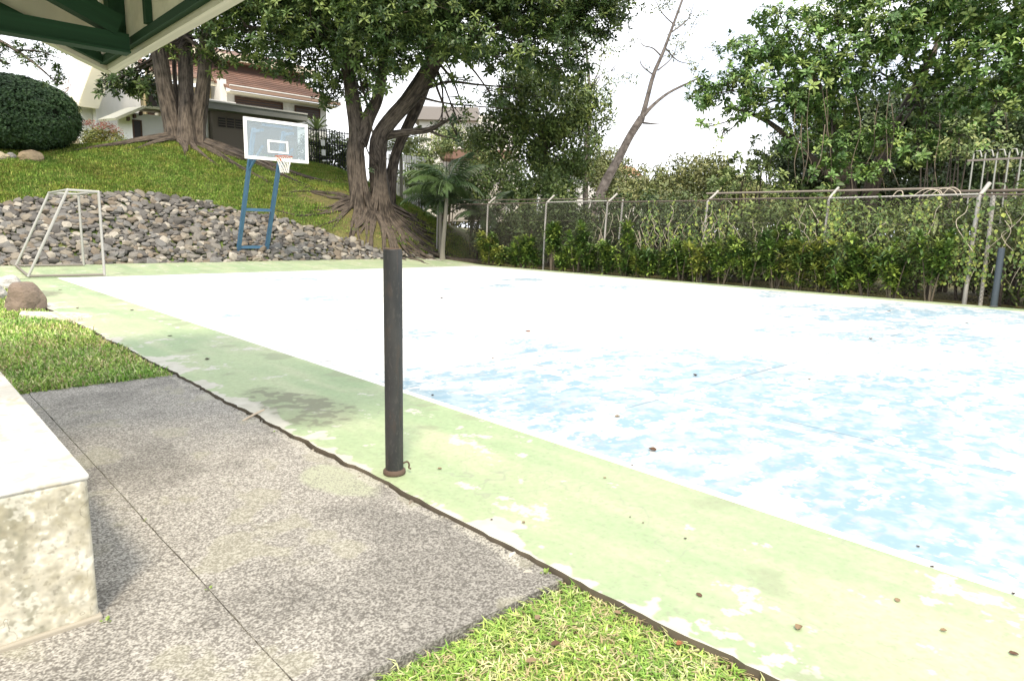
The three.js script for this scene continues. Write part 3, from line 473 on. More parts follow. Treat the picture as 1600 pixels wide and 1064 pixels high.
// ───────────────────────── figs ─────────────────────────
function root(x, z, ang, len, r0, seed, wob = 0.5) { const r = rng(seed), pts = [], rad = [], n = 6; let a = ang; for (let i = 0; i <= n; i++) { const t = i / n; pts.push(V(x, height(x, z) + r0 * (1 - t) * 0.45 + 0.01, z)); rad.push(Math.max(0.012, r0 * (1 - t * 0.85))); a += (r() - 0.5) * wob; x += Math.cos(a) * len / n; z += Math.sin(a) * len / n; } return limb(pts, rad, { seg: 6, rings: 20, flute: 0.15, seed }); }
{
  const c = V(8.6, height(8.6, -26.7), -26.7), d = depthOf(c), t = thing('fig_tree', 'fig tree with several grey stems in front of the house', 'tree', [c.x, c.y - 0.1, c.z]);
  const S = (list, rad, o) => limb(list.map(([x, y, k = 0]) => at(x, y, d + k)), rad, { seg: 14, rings: 22, flute: 0.13, ...o });
  part(t, 'stem', S([[280, 250, 0.1], [272, 200, 0], [256, 130, -0.2], [247, 80, -0.4], [225, 10, -0.8], [200, -70, -1]], [0.46, 0.32, 0.27, 0.25, 0.22, 0.18], { seed: 1 }), figBark);
  part(t, 'stem', S([[292, 252, -0.15], [290, 200, -0.2], [290, 130, 0.1], [288, 60, 0.3], [292, -20, 0.6], [300, -110, 0.8]], [0.5, 0.32, 0.25, 0.24, 0.22, 0.18], { seed: 2 }), figBark);
  part(t, 'stem', S([[302, 250, 0.1], [308, 200, 0.1], [318, 130, -0.1], [322, 60, -0.3], [334, -10, -0.6], [350, -100, -1.2]], [0.46, 0.30, 0.22, 0.22, 0.22, 0.18], { seed: 3 }), figBark);
  part(t, 'stem', S([[285, 232, 0.5], [280, 180, 0.6], [273, 130, 0.7], [270, 60, 1.2], [262, -60, 2.0]], [0.25, 0.1, 0.075, 0.08, 0.08], { seed: 4 }), figBark);
  const r = rng(21); [[0.1, 3.6, 0.2], [0.45, 5.2, 0.24], [0.75, 4.6, 0.22], [1.0, 3.8, 0.16], [1.4, 2.2, 0.15], [1.9, 1.6, 0.16], [2.4, 2.0, 0.16], [2.9, 3.4, 0.22], [0.6, 3.2, 0.12], [3.3, 2.4, 0.18], [0.28, 4.2, 0.14]].forEach(([a, L, k], i) => part(t, 'root', root(c.x + 0.45 * Math.cos(a), c.z + 0.4 * Math.sin(a), a, L, k, 30 + i), figBark));
  const B = [blob(330, -60, d - 1, 3.2, 1.6, 3), blob(240, -50, d - 1, 3, 1.7, 3), blob(150, -40, d, 3, 1.6), blob(420, -50, d, 2.8, 1.6), blob(225, 45, d + 1, 1.5, 0.9, 1.5), blob(335, 40, d + 1.5, 1.2, 0.7), blob(200, 118, d + 0.6, 1.1, 0.75, 0.9, 1.5), blob(170, 132, d + 0.4, 0.75, 0.5, 0.7, 1.5), blob(228, 125, d + 0.8, 0.8, 0.95, 0.8, 1.5), blob(360, 60, d - 0.5, 1.3, 0.6), blob(270, 84, d - 1.6, 0.45, 0.4, 0.5, 2), blob(303, 88, d - 1.7, 0.35, 0.3, 0.4, 2), blob(337, 103, d - 1, 0.4, 0.4, 0.4, 2.4)];
  part(t, 'branches', twigs(B, (c2) => at(288, c2.y > 8 ? -20 : 60, d), 0.09, 40, 4), figBark);
  crown(t, B, 26, ROS_MID, G_FIG, 50, { size: 1.2, gap: -0.2 });
}
{
  const c = V(13.35, height(13.35, -21.8), -21.8), d = depthOf(c), t = thing('fig_tree', 'huge spreading fig tree with roots running down to the court', 'tree', [c.x, c.y - 0.2, c.z]);
  const S = (list, rad, o) => limb(list.map(([x, y, k = 0]) => at(x, y, d + k)), rad, { seg: 18, rings: 26, flute: 0.15, freq: 4, ...o });
  part(t, 'stem', S([[572, 375, 0.3], [567, 345, 0.1], [559, 300, -0.1], [555, 250, 0], [557, 205, 0], [547, 140, -0.1], [541, 60, -0.3], [532, -40, -0.6]], [0.5, 0.36, 0.29, 0.27, 0.27, 0.23, 0.2, 0.15], { seed: 5 }), figBark);
  part(t, 'stem', S([[606, 385, 0.6], [600, 350, 0.4], [593, 300, 0.3], [590, 250, 0.3], [592, 215, 0.3], [612, 185, 0.2], [640, 155, 0.1], [672, 106, 0], [704, 40, -0.4], [745, -30, -0.8]], [0.5, 0.38, 0.32, 0.31, 0.31, 0.31, 0.31, 0.29, 0.25, 0.19], { seed: 6 }), figBark);
  part(t, 'stem', S([[608, 330, 1.2], [612, 270, 1.3], [624, 225, 1.4], [650, 170, 1.6], [672, 110, 1.8], [690, 30, 2.0], [720, -60, 2.2]], [0.22, 0.2, 0.2, 0.2, 0.2, 0.18, 0.14], { seed: 7 }), figBark);
  part(t, 'stem', S([[560, 225, 0], [572, 190, 0.1], [590, 150, 0.3], [602, 70, 0.6], [610, -40, 0.9]], [0.3, 0.24, 0.2, 0.17, 0.12], { seed: 8 }), figBark);
  part(t, 'stem', S([[600, 212, 0.4], [640, 206, 0.2], [668, 203, 0], [692, 192, -0.2], [712, 180, -0.3]], [0.17, 0.12, 0.1, 0.06, 0.02], { seed: 9, seg: 8 }), figBark);
  part(t, 'stem', S([[668, 203, 0], [690, 212, -0.1], [712, 217, -0.3]], [0.06, 0.04, 0.015], { seed: 19, seg: 7 }), figBark);
  part(t, 'stem', S([[660, 140, 0.1], [700, 128, 0], [745, 132, -0.2], [812, 138, -0.4]], [0.07, 0.05, 0.035, 0.015], { seed: 10, seg: 7 }), figBark);
  part(t, 'stem', S([[650, 150, 0.1], [690, 160, 0], [735, 165, -0.2], [800, 170, -0.4]], [0.05, 0.035, 0.025, 0.012], { seed: 13, seg: 7 }), figBark);
  part(t, 'stem', S([[668, 105, 0], [720, 70, -0.6], [790, 40, -1.2], [880, 30, -2]], [0.2, 0.14, 0.09, 0.04], { seed: 11, seg: 8 }), figBark);
  part(t, 'stem', S([[544, 90, 0], [500, 60, -0.6], [440, 50, -1.4], [380, 40, -2]], [0.16, 0.11, 0.08, 0.04], { seed: 12, seg: 8 }), figBark);
  for (let i = 0; i < 26; i++) { const r = rng(400 + i), a = lerp(-0.35, 2.6, i / 25), L = 1.8 + 2.6 * Math.exp(-((a - 0.9) ** 2) / 0.5) * (0.6 + 0.5 * r()) + 0.5 * r(); part(t, 'root', root(c.x + 0.25 + 0.6 * Math.cos(a), c.z + 0.5 * Math.sin(a), a + (r() - 0.5) * 0.3, L, 0.06 + 0.08 * r(), 60 + i, 0.7), figBark); }
  for (let i = 0; i < 9; i++) { const r = rng(500 + i), a = lerp(2.7, 4.1, i / 8); part(t, 'root', root(c.x - 0.5, c.z + 0.3 * Math.sin(a), a, 1.6 + 2.0 * r(), 0.05 + 0.05 * r(), 90 + i, 0.8), figBark); }
  // buttress folds up the trunk
  const foot = [at(561, 338, d), at(593, 344, d + 0.3)];
  for (let i = 0; i < 22; i++) { const r = rng(600 + i), f = foot[i % 2], a = lerp(-0.1, 2.7, i / 21) + (r() - 0.5) * 0.3, L = 0.7 + 0.6 * r() + 2.2 * Math.exp(-((a - 0.95) ** 2) / 0.5) * (0.6 + 0.5 * r()), q = (k, y) => V(f.x + Math.cos(a) * k, y, f.z + Math.sin(a) * k), g = (k, up) => { const p = q(k, 0); p.y = height(p.x, p.z) + up; return p; }, y0 = height(f.x, f.z);
    part(t, 'buttress', limb([q(0.2, y0 + 1.4 + 0.9 * r()), q(0.24, y0 + 0.8), q(0.32, Math.max(y0 + 0.35, g(0.32, 0.3).y)), g(0.55, 0.09), g(0.55 + L * 0.5, 0.03), g(0.55 + L, -0.04)], [0.03, 0.06, 0.08, 0.07, 0.05, 0.02], { seg: 7, rings: 20, flute: 0.16, seed: i }), figBark); }
  const B = [blob(560, -60, d - 1, 3.8, 2, 4), blob(430, -20, d - 1.5, 2.8, 1.4, 3), blob(700, -50, d - 1, 3.6, 1.9, 4), blob(840, -20, d - 1.5, 3, 1.5, 3), blob(910, 20, d - 1.5, 1.8, 1, 2), blob(950, -20, d - 2, 1.4, 1, 1.6),
    blob(385, 55, d - 2, 1.6, 0.9, 1.6), blob(440, 85, d - 1.5, 1.3, 0.8, 1.3), blob(490, 95, d - 1, 1.1, 0.9, 1.2), blob(510, 130, d + 0.5, 0.7, 0.9, 0.8), blob(560, 60, d - 2, 1.5, 1.1, 1.3), blob(620, 75, d - 2.2, 1.4, 0.8, 1.2, 1.2), blob(590, 120, d - 1.6, 0.8, 0.6, 0.8, 1.1), blob(700, 70, d - 2.5, 1.5, 0.6, 1.4, 1.3), blob(735, 60, d - 3, 1.3, 0.6, 1.3, 1.3), blob(780, 90, d - 1, 1.4, 0.5, 1.4), blob(830, 70, d - 2, 1.5, 0.8, 1.6, 1.2), blob(900, 85, d - 2, 1.1, 0.5, 1.2), blob(660, 10, d - 3, 1.6, 0.7, 1.5, 1.2), blob(580, 175, d - 0.6, 0.35, 0.3, 0.4), blob(590, 250, d - 0.4, 0.3, 0.35, 0.4), blob(585, 262, d - 0.3, 0.35, 0.25, 0.4), blob(880, 110, d - 1, 0.9, 0.7, 1), blob(500, 40, d + 2, 2, 1.2, 2), blob(640, 30, d + 2.5, 2, 1, 2), blob(545, 110, d + 2, 1.2, 1, 1.2), blob(710, 125, d - 0.5, 1.0, 0.25, 0.8), blob(770, 150, d - 0.6, 0.9, 0.3, 0.8, 0.8), blob(720, 160, d - 0.4, 0.8, 0.15, 0.6, 0.7), blob(712, 180, d - 0.3, 0.55, 0.3, 0.5, 1.6), blob(715, 216, d - 0.3, 0.4, 0.25, 0.4, 1.6), blob(690, 196, d, 0.4, 0.2, 0.4, 1.2), blob(520, 150, d + 1, 0.6, 0.5, 0.6), blob(560, 140, d - 0.8, 0.6, 0.5, 0.5, 0.8), blob(640, 110, d - 1.2, 0.7, 0.4, 0.6, 1.0), blob(605, 30, d - 3, 2, 0.8, 1.4, 1.2), blob(480, 30, d - 2.5, 1.8, 0.9, 1.5)];
  part(t, 'branches', twigs(B, (q) => at(q.clone().sub(EYE).dot(RIGHT) < -3.4 ? 545 : 660, 70, d), 0.075, 41, 4), figBark);
  crown(t, B, 29, ROS_MID, G_FIG, 51, { size: 1.15, gap: -0.27, freq: 1.0 });
}
{ // dense darker tree right of the fig
  const d = 29, base = at(860, 335, d), t = thing('broadleaf_tree', 'dense dark round tree standing behind the chain-link fence beside the fig', 'tree', [base.x, -0.1, base.z]);
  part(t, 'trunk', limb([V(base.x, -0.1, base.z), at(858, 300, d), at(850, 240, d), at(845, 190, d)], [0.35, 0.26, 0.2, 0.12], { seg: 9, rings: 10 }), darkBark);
  const B = [blob(850, 165, d, 2.3, 1.5, 2.2), blob(790, 190, d, 1.1, 1.0, 1.2), blob(800, 235, d - 0.3, 1.3, 1.0, 1.3), blob(880, 230, d, 1.4, 1.5, 1.6), blob(850, 280, d - 0.4, 1.1, 0.8, 1.2), blob(920, 170, d, 0.9, 1.1, 1.2), blob(760, 215, d, 0.8, 0.5, 0.8), blob(905, 270, d, 0.6, 0.9, 0.8), blob(935, 210, d, 0.6, 0.35, 0.6), blob(830, 120, d, 1.5, 0.8, 1.4), blob(740, 218, d - 0.5, 0.7, 0.5, 0.7)];
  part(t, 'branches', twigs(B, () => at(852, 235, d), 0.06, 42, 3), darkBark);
  crown(t, B, 42, SPRAY_M, G_MID, 52, { size: 1.15, gap: -0.3, freq: 1.1, shell: 0.5, mat: DULL });
  const d2 = 33, b2 = at(920, 335, d2), t2 = thing('slender_tree', 'thin open tree with pale twigs behind the dense dark tree', 'tree', [b2.x, -0.1, b2.z]);
  part(t2, 'trunk', limb([V(b2.x, -0.1, b2.z), at(915, 250, d2), at(922, 160, d2), at(915, 60, d2)], [0.16, 0.13, 0.1, 0.05], { seg: 7, rings: 10 }), greyBark);
  const B2 = [blob(940, 60, d2, 1.3, 1.1, 1.2, 0.7), blob(930, 120, d2, 1.4, 0.9, 1.2, 0.7), blob(960, 110, d2, 0.9, 0.6, 0.9, 0.6), blob(945, 190, d2, 0.9, 0.5, 0.9, 0.5), blob(910, 20, d2, 1.4, 1, 1.2, 0.7)];
  part(t2, 'branches', twigs(B2, (q) => at(917, 150, d2), 0.04, 43, 6), greyBark); crown(t2, B2, 16, SPRAY_M, G_LIGHT, 53, { gap: 0.0, size: 1.1 });
}
{ // leaning sparse tree
  const d = 26, b = at(935, 320, d), t = thing('leaning_tree', 'slim leaning tree with bare grey stem and sparse leaves', 'tree', [b.x, -0.1, b.z]);
  const S = (l, rad, seg = 8) => limb(l.map(([x, y, k = 0]) => at(x, y, d + k)), rad, { seg, rings: 14, flute: 0.06 });
  part(t, 'trunk', merge([S([[920, 352], [945, 288], [968, 245], [985, 212], [1003, 184]], [0.22, 0.19, 0.17, 0.155, 0.15]), S([[1003, 186], [1010, 160], [1022, 115], [1035, 85], [1050, 45], [1070, -10], [1090, -60]], [0.12, 0.095, 0.08, 0.07, 0.055, 0.045, 0.03])]), greyBark);
  const br = [S([[1003, 184], [1020, 165], [1045, 145], [1075, 130], [1100, 118]], [0.09, 0.065, 0.05, 0.04, 0.02], 6), S([[1005, 192], [1030, 194], [1062, 193]], [0.045, 0.02, 0.01], 5), S([[1034, 88], [1020, 75], [1004, 70], [1000, 55]], [0.035, 0.025, 0.018, 0.01], 5), S([[1040, 75], [1060, 95], [1082, 100]], [0.03, 0.02, 0.01], 5), S([[1022, 118], [1002, 100], [1000, 80]], [0.03, 0.02, 0.01], 5), S([[1055, 40], [1035, 20], [1020, -10]], [0.03, 0.02, 0.01], 5), S([[1050, 50], [1075, 30], [1085, 5]], [0.03, 0.02, 0.01], 5), S([[1028, 110], [1050, 90], [1062, 60]], [0.03, 0.02, 0.01], 5)];
  part(t, 'branches', merge(br), greyBark);
  const B = [blob(1004, 66, d, 0.5, 0.35, 0.6), blob(1082, 98, d, 0.6, 0.35, 0.6), blob(1030, 15, d, 0.7, 0.5, 0.8), blob(1080, 20, d, 0.6, 0.5, 0.7), blob(1055, 70, d, 0.5, 0.4, 0.5), blob(1000, 110, d, 0.35, 0.5, 0.4), blob(1110, 75, d, 0.5, 0.3, 0.5), blob(1062, 50, d, 0.5, 0.5, 0.5)];
  crown(t, B, 26, SPRAY_S, G_OLIVE, 54, { size: 1.0, gap: -0.08, freq: 1.8 });
}
{ // big-leaved tree over the fence
  const d = 19, b = at(1330, 330, 20), t = thing('broadleaf_tree', 'broad leafy tree with hanging aerial stems over the chain-link fence', 'tree', [b.x, -0.1, b.z]);
  const S = (l, rad, seg = 9) => limb(l.map(([x, y, k = 0]) => at(x, y, 20 + k)), rad, { seg, rings: 14, flute: 0.12 });
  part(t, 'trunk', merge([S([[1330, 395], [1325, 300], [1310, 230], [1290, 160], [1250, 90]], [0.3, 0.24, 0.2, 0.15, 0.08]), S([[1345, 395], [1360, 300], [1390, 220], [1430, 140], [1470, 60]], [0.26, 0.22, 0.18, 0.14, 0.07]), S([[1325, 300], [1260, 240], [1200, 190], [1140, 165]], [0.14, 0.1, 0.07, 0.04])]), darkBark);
  const B = [blob(1130, 140, d, 0.9, 0.55, 1), blob(1095, 150, d, 0.6, 0.4, 0.7), blob(1190, 120, d, 1.1, 0.7, 1.1), blob(1170, 75, d, 0.9, 0.5, 1), blob(1250, 60, d, 1.2, 0.7, 1.2), blob(1220, 25, d, 0.8, 0.35, 0.9), blob(1270, 130, d - 0.4, 1.1, 0.8, 1), blob(1330, 90, d - 0.4, 1.1, 0.8, 1.1), blob(1310, 30, d, 1.0, 0.5, 1), blob(1230, 165, d, 1.0, 0.5, 0.9), blob(1160, 175, d, 0.6, 0.35, 0.6), blob(1100, 200, d, 0.55, 0.2, 0.5), blob(1300, 170, d + 0.4, 1, 0.7, 1), blob(1370, 130, d, 0.8, 0.6, 0.8), blob(1130, 212, d, 0.4, 0.15, 0.4),
    blob(1400, 40, d - 1, 1.2, 0.8, 1.2), blob(1440, 110, d - 1, 1.0, 0.7, 1), blob(1480, 40, d - 1, 1.3, 0.8, 1.3), blob(1540, 90, d - 2, 1.1, 0.8, 1.1), blob(1590, 40, d - 2, 1.2, 0.9, 1.2), blob(1500, 150, d - 1, 0.9, 0.5, 0.9), blob(1570, 160, d - 2, 0.9, 0.6, 0.9), blob(1620, 110, d - 2, 1, 1, 1), blob(1420, 0, d - 1, 1.3, 0.6, 1.3), blob(1540, -10, d - 2, 1.5, 0.8, 1.4), blob(1440, 175, d, 0.8, 0.4, 0.8), blob(1350, -20, d, 1.2, 0.6, 1.2), blob(1250, 210, d + 0.6, 0.9, 0.6, 0.8), blob(1310, 235, d - 0.6, 0.9, 0.5, 0.7), blob(1380, 215, d - 0.6, 0.8, 0.5, 0.7), blob(1440, 230, d - 1, 0.8, 0.5, 0.7), blob(1290, 275, d - 0.8, 0.7, 0.4, 0.6), blob(1360, 270, d - 1, 0.7, 0.35, 0.6), blob(1510, 215, d - 1.5, 0.8, 0.5, 0.7)];
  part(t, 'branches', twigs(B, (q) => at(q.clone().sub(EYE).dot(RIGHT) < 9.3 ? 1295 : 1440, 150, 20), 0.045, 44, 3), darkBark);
  crown(t, B, 62, ROS_BIG, G_RIGHT, 55, { size: 1.05, gap: -0.2, freq: 1.3 });
  const hang = [], r = rng(45); for (let i = 0; i < 30; i++) { const px = 1240 + 350 * r(), y0 = 130 + 70 * r(), y1 = 255 + 50 * r(), dd = 17.8 + 2.4 * r(), a = at(px, y0, dd), e = at(px + (r() - 0.5) * 40, y1, dd + (r() - 0.5)); hang.push(limb([a, a.clone().lerp(e, 0.35).add(V((r() - 0.5) * 0.3, 0, (r() - 0.5) * 0.3)), a.clone().lerp(e, 0.7).add(V((r() - 0.5) * 0.3, 0, (r() - 0.5) * 0.3)), e], [0.012, 0.009, 0.011, 0.007], { seg: 5, rings: 9, flute: 0.1, seed: i })); }
  part(t, 'aerial_roots', merge(hang), flat(0.13, 0.105, 0.075, 0.95));
}

// ───────────────────────── house on the hill ─────────────────────────
{
  const h = thing('house', 'white house with brown tiled roofs on top of the hill', 'house', [13, 3.9, -34]);
  const wallT = texture(512, 512, (u, v) => { const a = fbm(u * 4, v * 4, 4), b = fbm(u * 22, v * 22, 3), k = 0.74 + 0.08 * (a - 0.5) + 0.06 * (b - 0.5); return [k, k * 0.985, k * 0.95]; });
  const white = std({ map: wallT, roughness: 0.85 }), cream = flat(0.62, 0.52, 0.30, 0.8), creamW = flat(0.70, 0.66, 0.52, 0.8), brownWall = flat(0.165, 0.14, 0.115, 0.9), grey = flat(0.22, 0.225, 0.21, 0.8), dark = flat(0.02, 0.017, 0.015, 0.35), wood = flat(0.075, 0.04, 0.025, 0.7), gutter = flat(0.30, 0.2, 0.15, 0.7);
  const tile = std({ map: texture(1024, 512, (u, v) => { const a = fbm(u * 9, v * 5, 5), b = fbm(u * 60, v * 30, 3); return mix3(mix3([0.13, 0.075, 0.055], [0.25, 0.145, 0.105], sstep(0.3, 0.7, a)), [0.11, 0.08, 0.07], sstep(0.55, 0.72, b) * 0.6); }), roughness: 0.9 }); tile.map.repeat.set(0.12, 0.2);
  // main wing
  part(h, 'wall', box(13.05, 18.35, 3.6, 7.35, -42, -34), white);
  const win = (x0, x1, y0, y1, z, n) => { const w = part(h, 'window', box(x0, x1, y0, y1, z, z + 0.03), dark); part(w, 'frame', merge([box(x0 - 0.05, x1 + 0.05, y1, y1 + 0.05, z, z + 0.07), box(x0 - 0.05, x1 + 0.05, y0 - 0.05, y0, z, z + 0.07), box(x0 - 0.05, x0, y0, y1, z, z + 0.07), box(x1, x1 + 0.05, y0, y1, z, z + 0.07)]), wood); for (let i = 0; i < n; i++) { const y = lerp(y0, y1, (i + 0.5) / n); part(w, 'louvre', beam(V(x0, y, z + 0.05), V(x1, y, z + 0.05), 0.02, (y1 - y0) / n * 0.55), wood); } };
  win(13.55, 15.85, 6.72, 7.2, -33.98, 4); win(16.6, 17.9, 6.72, 7.16, -33.98, 4);
  const roof = part(h, 'roof', quadPlate(V(13.1, 7.5, -33.3), V(18.7, 7.5, -33.3), V(18.7, 9.05, -37.2), V(11.4, 9.05, -37.2), 0.12), tile);
  for (let i = 0; i < 9; i++) { const f = (i + 0.5) / 9; part(roof, 'tile_course', beam(V(lerp(13.1, 11.4, f) + 0.05, 7.535 + 1.55 * f, -33.3 - 3.9 * f), V(18.66, 7.535 + 1.55 * f, -33.3 - 3.9 * f), 0.05, 0.03), tile); }
  part(h, 'soffit', box(13.05, 18.65, 7.3, 7.37, -34.0, -33.34), creamW); part(h, 'gutter', box(13.0, 18.75, 7.4, 7.55, -33.3, -33.18), gutter); part(h, 'gutter_lip', box(13.0, 18.75, 7.555, 7.6, -33.3, -33.16), white);
  part(h, 'end_wall', box(12.75, 13.04, 6.0, 7.9, -36, -33.75), white);
  // clerestory and upper roof
  part(h, 'clerestory', box(11.0, 18.8, 8.7, 9.55, -37.6, -37.2), wood); part(h, 'upper_fascia', box(11.0, 19.1, 9.5, 9.72, -36.75, -36.6), creamW);
  part(h, 'upper_roof', quadPlate(V(11.0, 9.74, -36.6), V(19.1, 9.74, -36.6), V(19.1, 11.0, -41.2), V(11.0, 11.0, -41.2), 0.12), tile); part(h, 'upper_soffit', box(11.0, 19.1, 9.46, 9.5, -37.2, -36.6), creamW);
  // entrance bay with cream walls
  part(h, 'porch_wall', box(9.55, 12.74, 3.8, 7.6, -38, -35.2), cream); win(10.0, 10.9, 6.1, 7.0, -35.18, 0); win(11.4, 12.5, 6.1, 7.0, -35.18, 0);
  part(h, 'porch_roof', quadPlate(V(9.7, 7.95, -34.3), V(13.0, 7.95, -34.3), V(13.0, 8.9, -37.2), V(9.7, 8.9, -37.2), 0.12), tile); part(h, 'porch_fascia', box(9.7, 13.0, 7.62, 7.83, -34.42, -34.3), creamW); part(h, 'porch_gutter', box(9.7, 13.0, 7.84, 7.94, -34.3, -34.2), gutter);
  for (const x of [9.62, 12.55]) part(h, 'pillar', box(x, x + 0.18, 3.8, 7.62, -35.15, -34.9), cream);
  // tall white gable wall and its raked eave
  part(h, 'gable_wall', box(7.7, 9.5, 3.7, 9.1, -37, -34.6), white);
  { const a = onZ(123, 166, -34), b = onZ(153, 170, -34), c = onZ(178, 100, -34), e = onZ(150, 92, -34); part(h, 'raked_eave', quadPlate(a, b, c, e, 0.15), creamW); const k = V(0, 0, -3); part(h, 'raked_roof', quadPlate(a.clone().add(V(-0.05, 0, -0.02)), e.clone().add(V(-0.05, 0, -0.02)), e.clone().add(V(-0.05, 0, -3)), a.clone().add(V(-0.05, 0, -3)), 0.1), creamW); part(h, 'side_wall', box(7.3, 7.69, 3.7, 8.2, -36.8, -35.2), white); }
  part(h, 'wall_band', box(7.75, 8.9, 5.0, 5.08, -34.6, -34.55), gutter);
  // low white annex
  part(h, 'annex_wall', box(8.2, 9.7, 3.6, 5.52, -33.4, -31.2), white); part(h, 'annex_corner', box(9.705, 9.85, 3.6, 5.55, -31.5, -31.15), creamW);
  { const w = part(h, 'window', box(8.26, 8.5, 4.55, 5.2, -31.2, -31.17), dark); part(w, 'frame', merge([box(8.2, 8.26, 4.5, 5.25, -31.2, -31.14), box(8.5, 8.55, 4.5, 5.25, -31.2, -31.14), box(8.26, 8.5, 5.2, 5.25, -31.2, -31.14)]), wood); }
  { const a = onZ(181, 188, -30.8), b = onZ(226, 169, -30.8), up = V(0, 0.12, 0), k = V(0, 0.2, -2.6); part(h, 'annex_roof', quadPlate(a, b, b.clone().add(k), a.clone().add(k), -0.1), creamW); part(h, 'annex_roof', quadPlate(b, V(10.2, b.y + 0.05, -30.8), V(10.2, b.y + 0.25, -33.4), b.clone().add(k), -0.1), creamW); for (let i = 0; i < 3; i++) { const p = a.clone().lerp(b, 0.45 + 0.22 * i); part(h, 'rafter_end', box(p.x - 0.04, p.x + 0.04, p.y - 0.2, p.y - 0.06, -31.15, -30.9), wood); } }
  // flat-roofed store with vent blocks and a grey door
  part(h, 'store_wall', box(11.3, 15.2, 3.2, 5.98, -33.9, -31), brownWall); part(h, 'store_roof', box(10.85, 15.5, 5.985, 6.26, -33.95, -30.55), grey); part(h, 'store_roof_edge', box(10.85, 15.5, 6.262, 6.32, -33.95, -30.5), flat(0.5, 0.5, 0.47, 0.8));
  for (let c = 0; c < 3; c++) for (let q = 0; q < 4; q++) part(h, 'vent_slot', box(11.56 + c * 0.37, 11.86 + c * 0.37, 5.34 + q * 0.105, 5.41 + q * 0.105, -30.998, -30.975), dark);
  for (let c = 0; c < 3; c++) for (let q = 0; q < 4; q++) part(h, 'vent_ledge', box(11.55 + c * 0.37, 11.87 + c * 0.37, 5.412 + q * 0.105, 5.435 + q * 0.105, -31, -30.94), brownWall);
  part(h, 'doorway_wall', box(9.86, 11.29, 3.2, 5.97, -33.9, -31.4), creamW);
  const door = part(h, 'door', box(10.45, 11.0, 3.5, 5.5, -31.4, -31.36), flat(0.16, 0.19, 0.23, 0.5)); part(door, 'door_frame', merge([box(10.37, 10.45, 3.5, 5.58, -31.4, -31.33), box(11.0, 11.08, 3.5, 5.58, -31.4, -31.33), box(10.45, 11.0, 5.5, 5.58, -31.4, -31.33)]), white); part(door, 'notice', box(10.82, 10.92, 5.02, 5.25, -31.36, -31.35), flat(0.75, 0.75, 0.72, 0.6)); part(door, 'handle', box(10.9, 10.95, 4.5, 4.56, -31.36, -31.3), flat(0.5, 0.5, 0.5, 0.3, { metalness: 0.8 }));
  part(h, 'downpipe', rod(V(11.18, 3.4, -31.33), V(11.18, 5.95, -31.33), 0.05, 0.05, 8), white);
  part(h, 'porch_slab', box(10.2, 12.6, 6.33, 6.55, -33.6, -31.6), white);
}
function bush(name, label, cat, base, blobs, per, geos, pal, seed, o = {}, group) {
  const t = thing(name, label, cat, [base.x, base.y - 0.08, base.z], group), r = rng(seed), st = [];
  for (let i = 0; i < 5; i++) { const c = blobs[i % blobs.length][0], p = base.clone().add(V((r() - 0.5) * 0.3, -0.08, (r() - 0.5) * 0.3)); st.push(limb([p, p.clone().lerp(c, 0.5).add(V((r() - 0.5) * 0.3, 0.1, (r() - 0.5) * 0.3)), c], [0.035, 0.025, 0.01], { seg: 5, rings: 6, flute: 0.05 })); }
  part(t, 'stems', merge(st), darkBark); crown(t, blobs, per, geos, pal, seed, { name: 'foliage', mat: DULL, ...o }); return t;
}
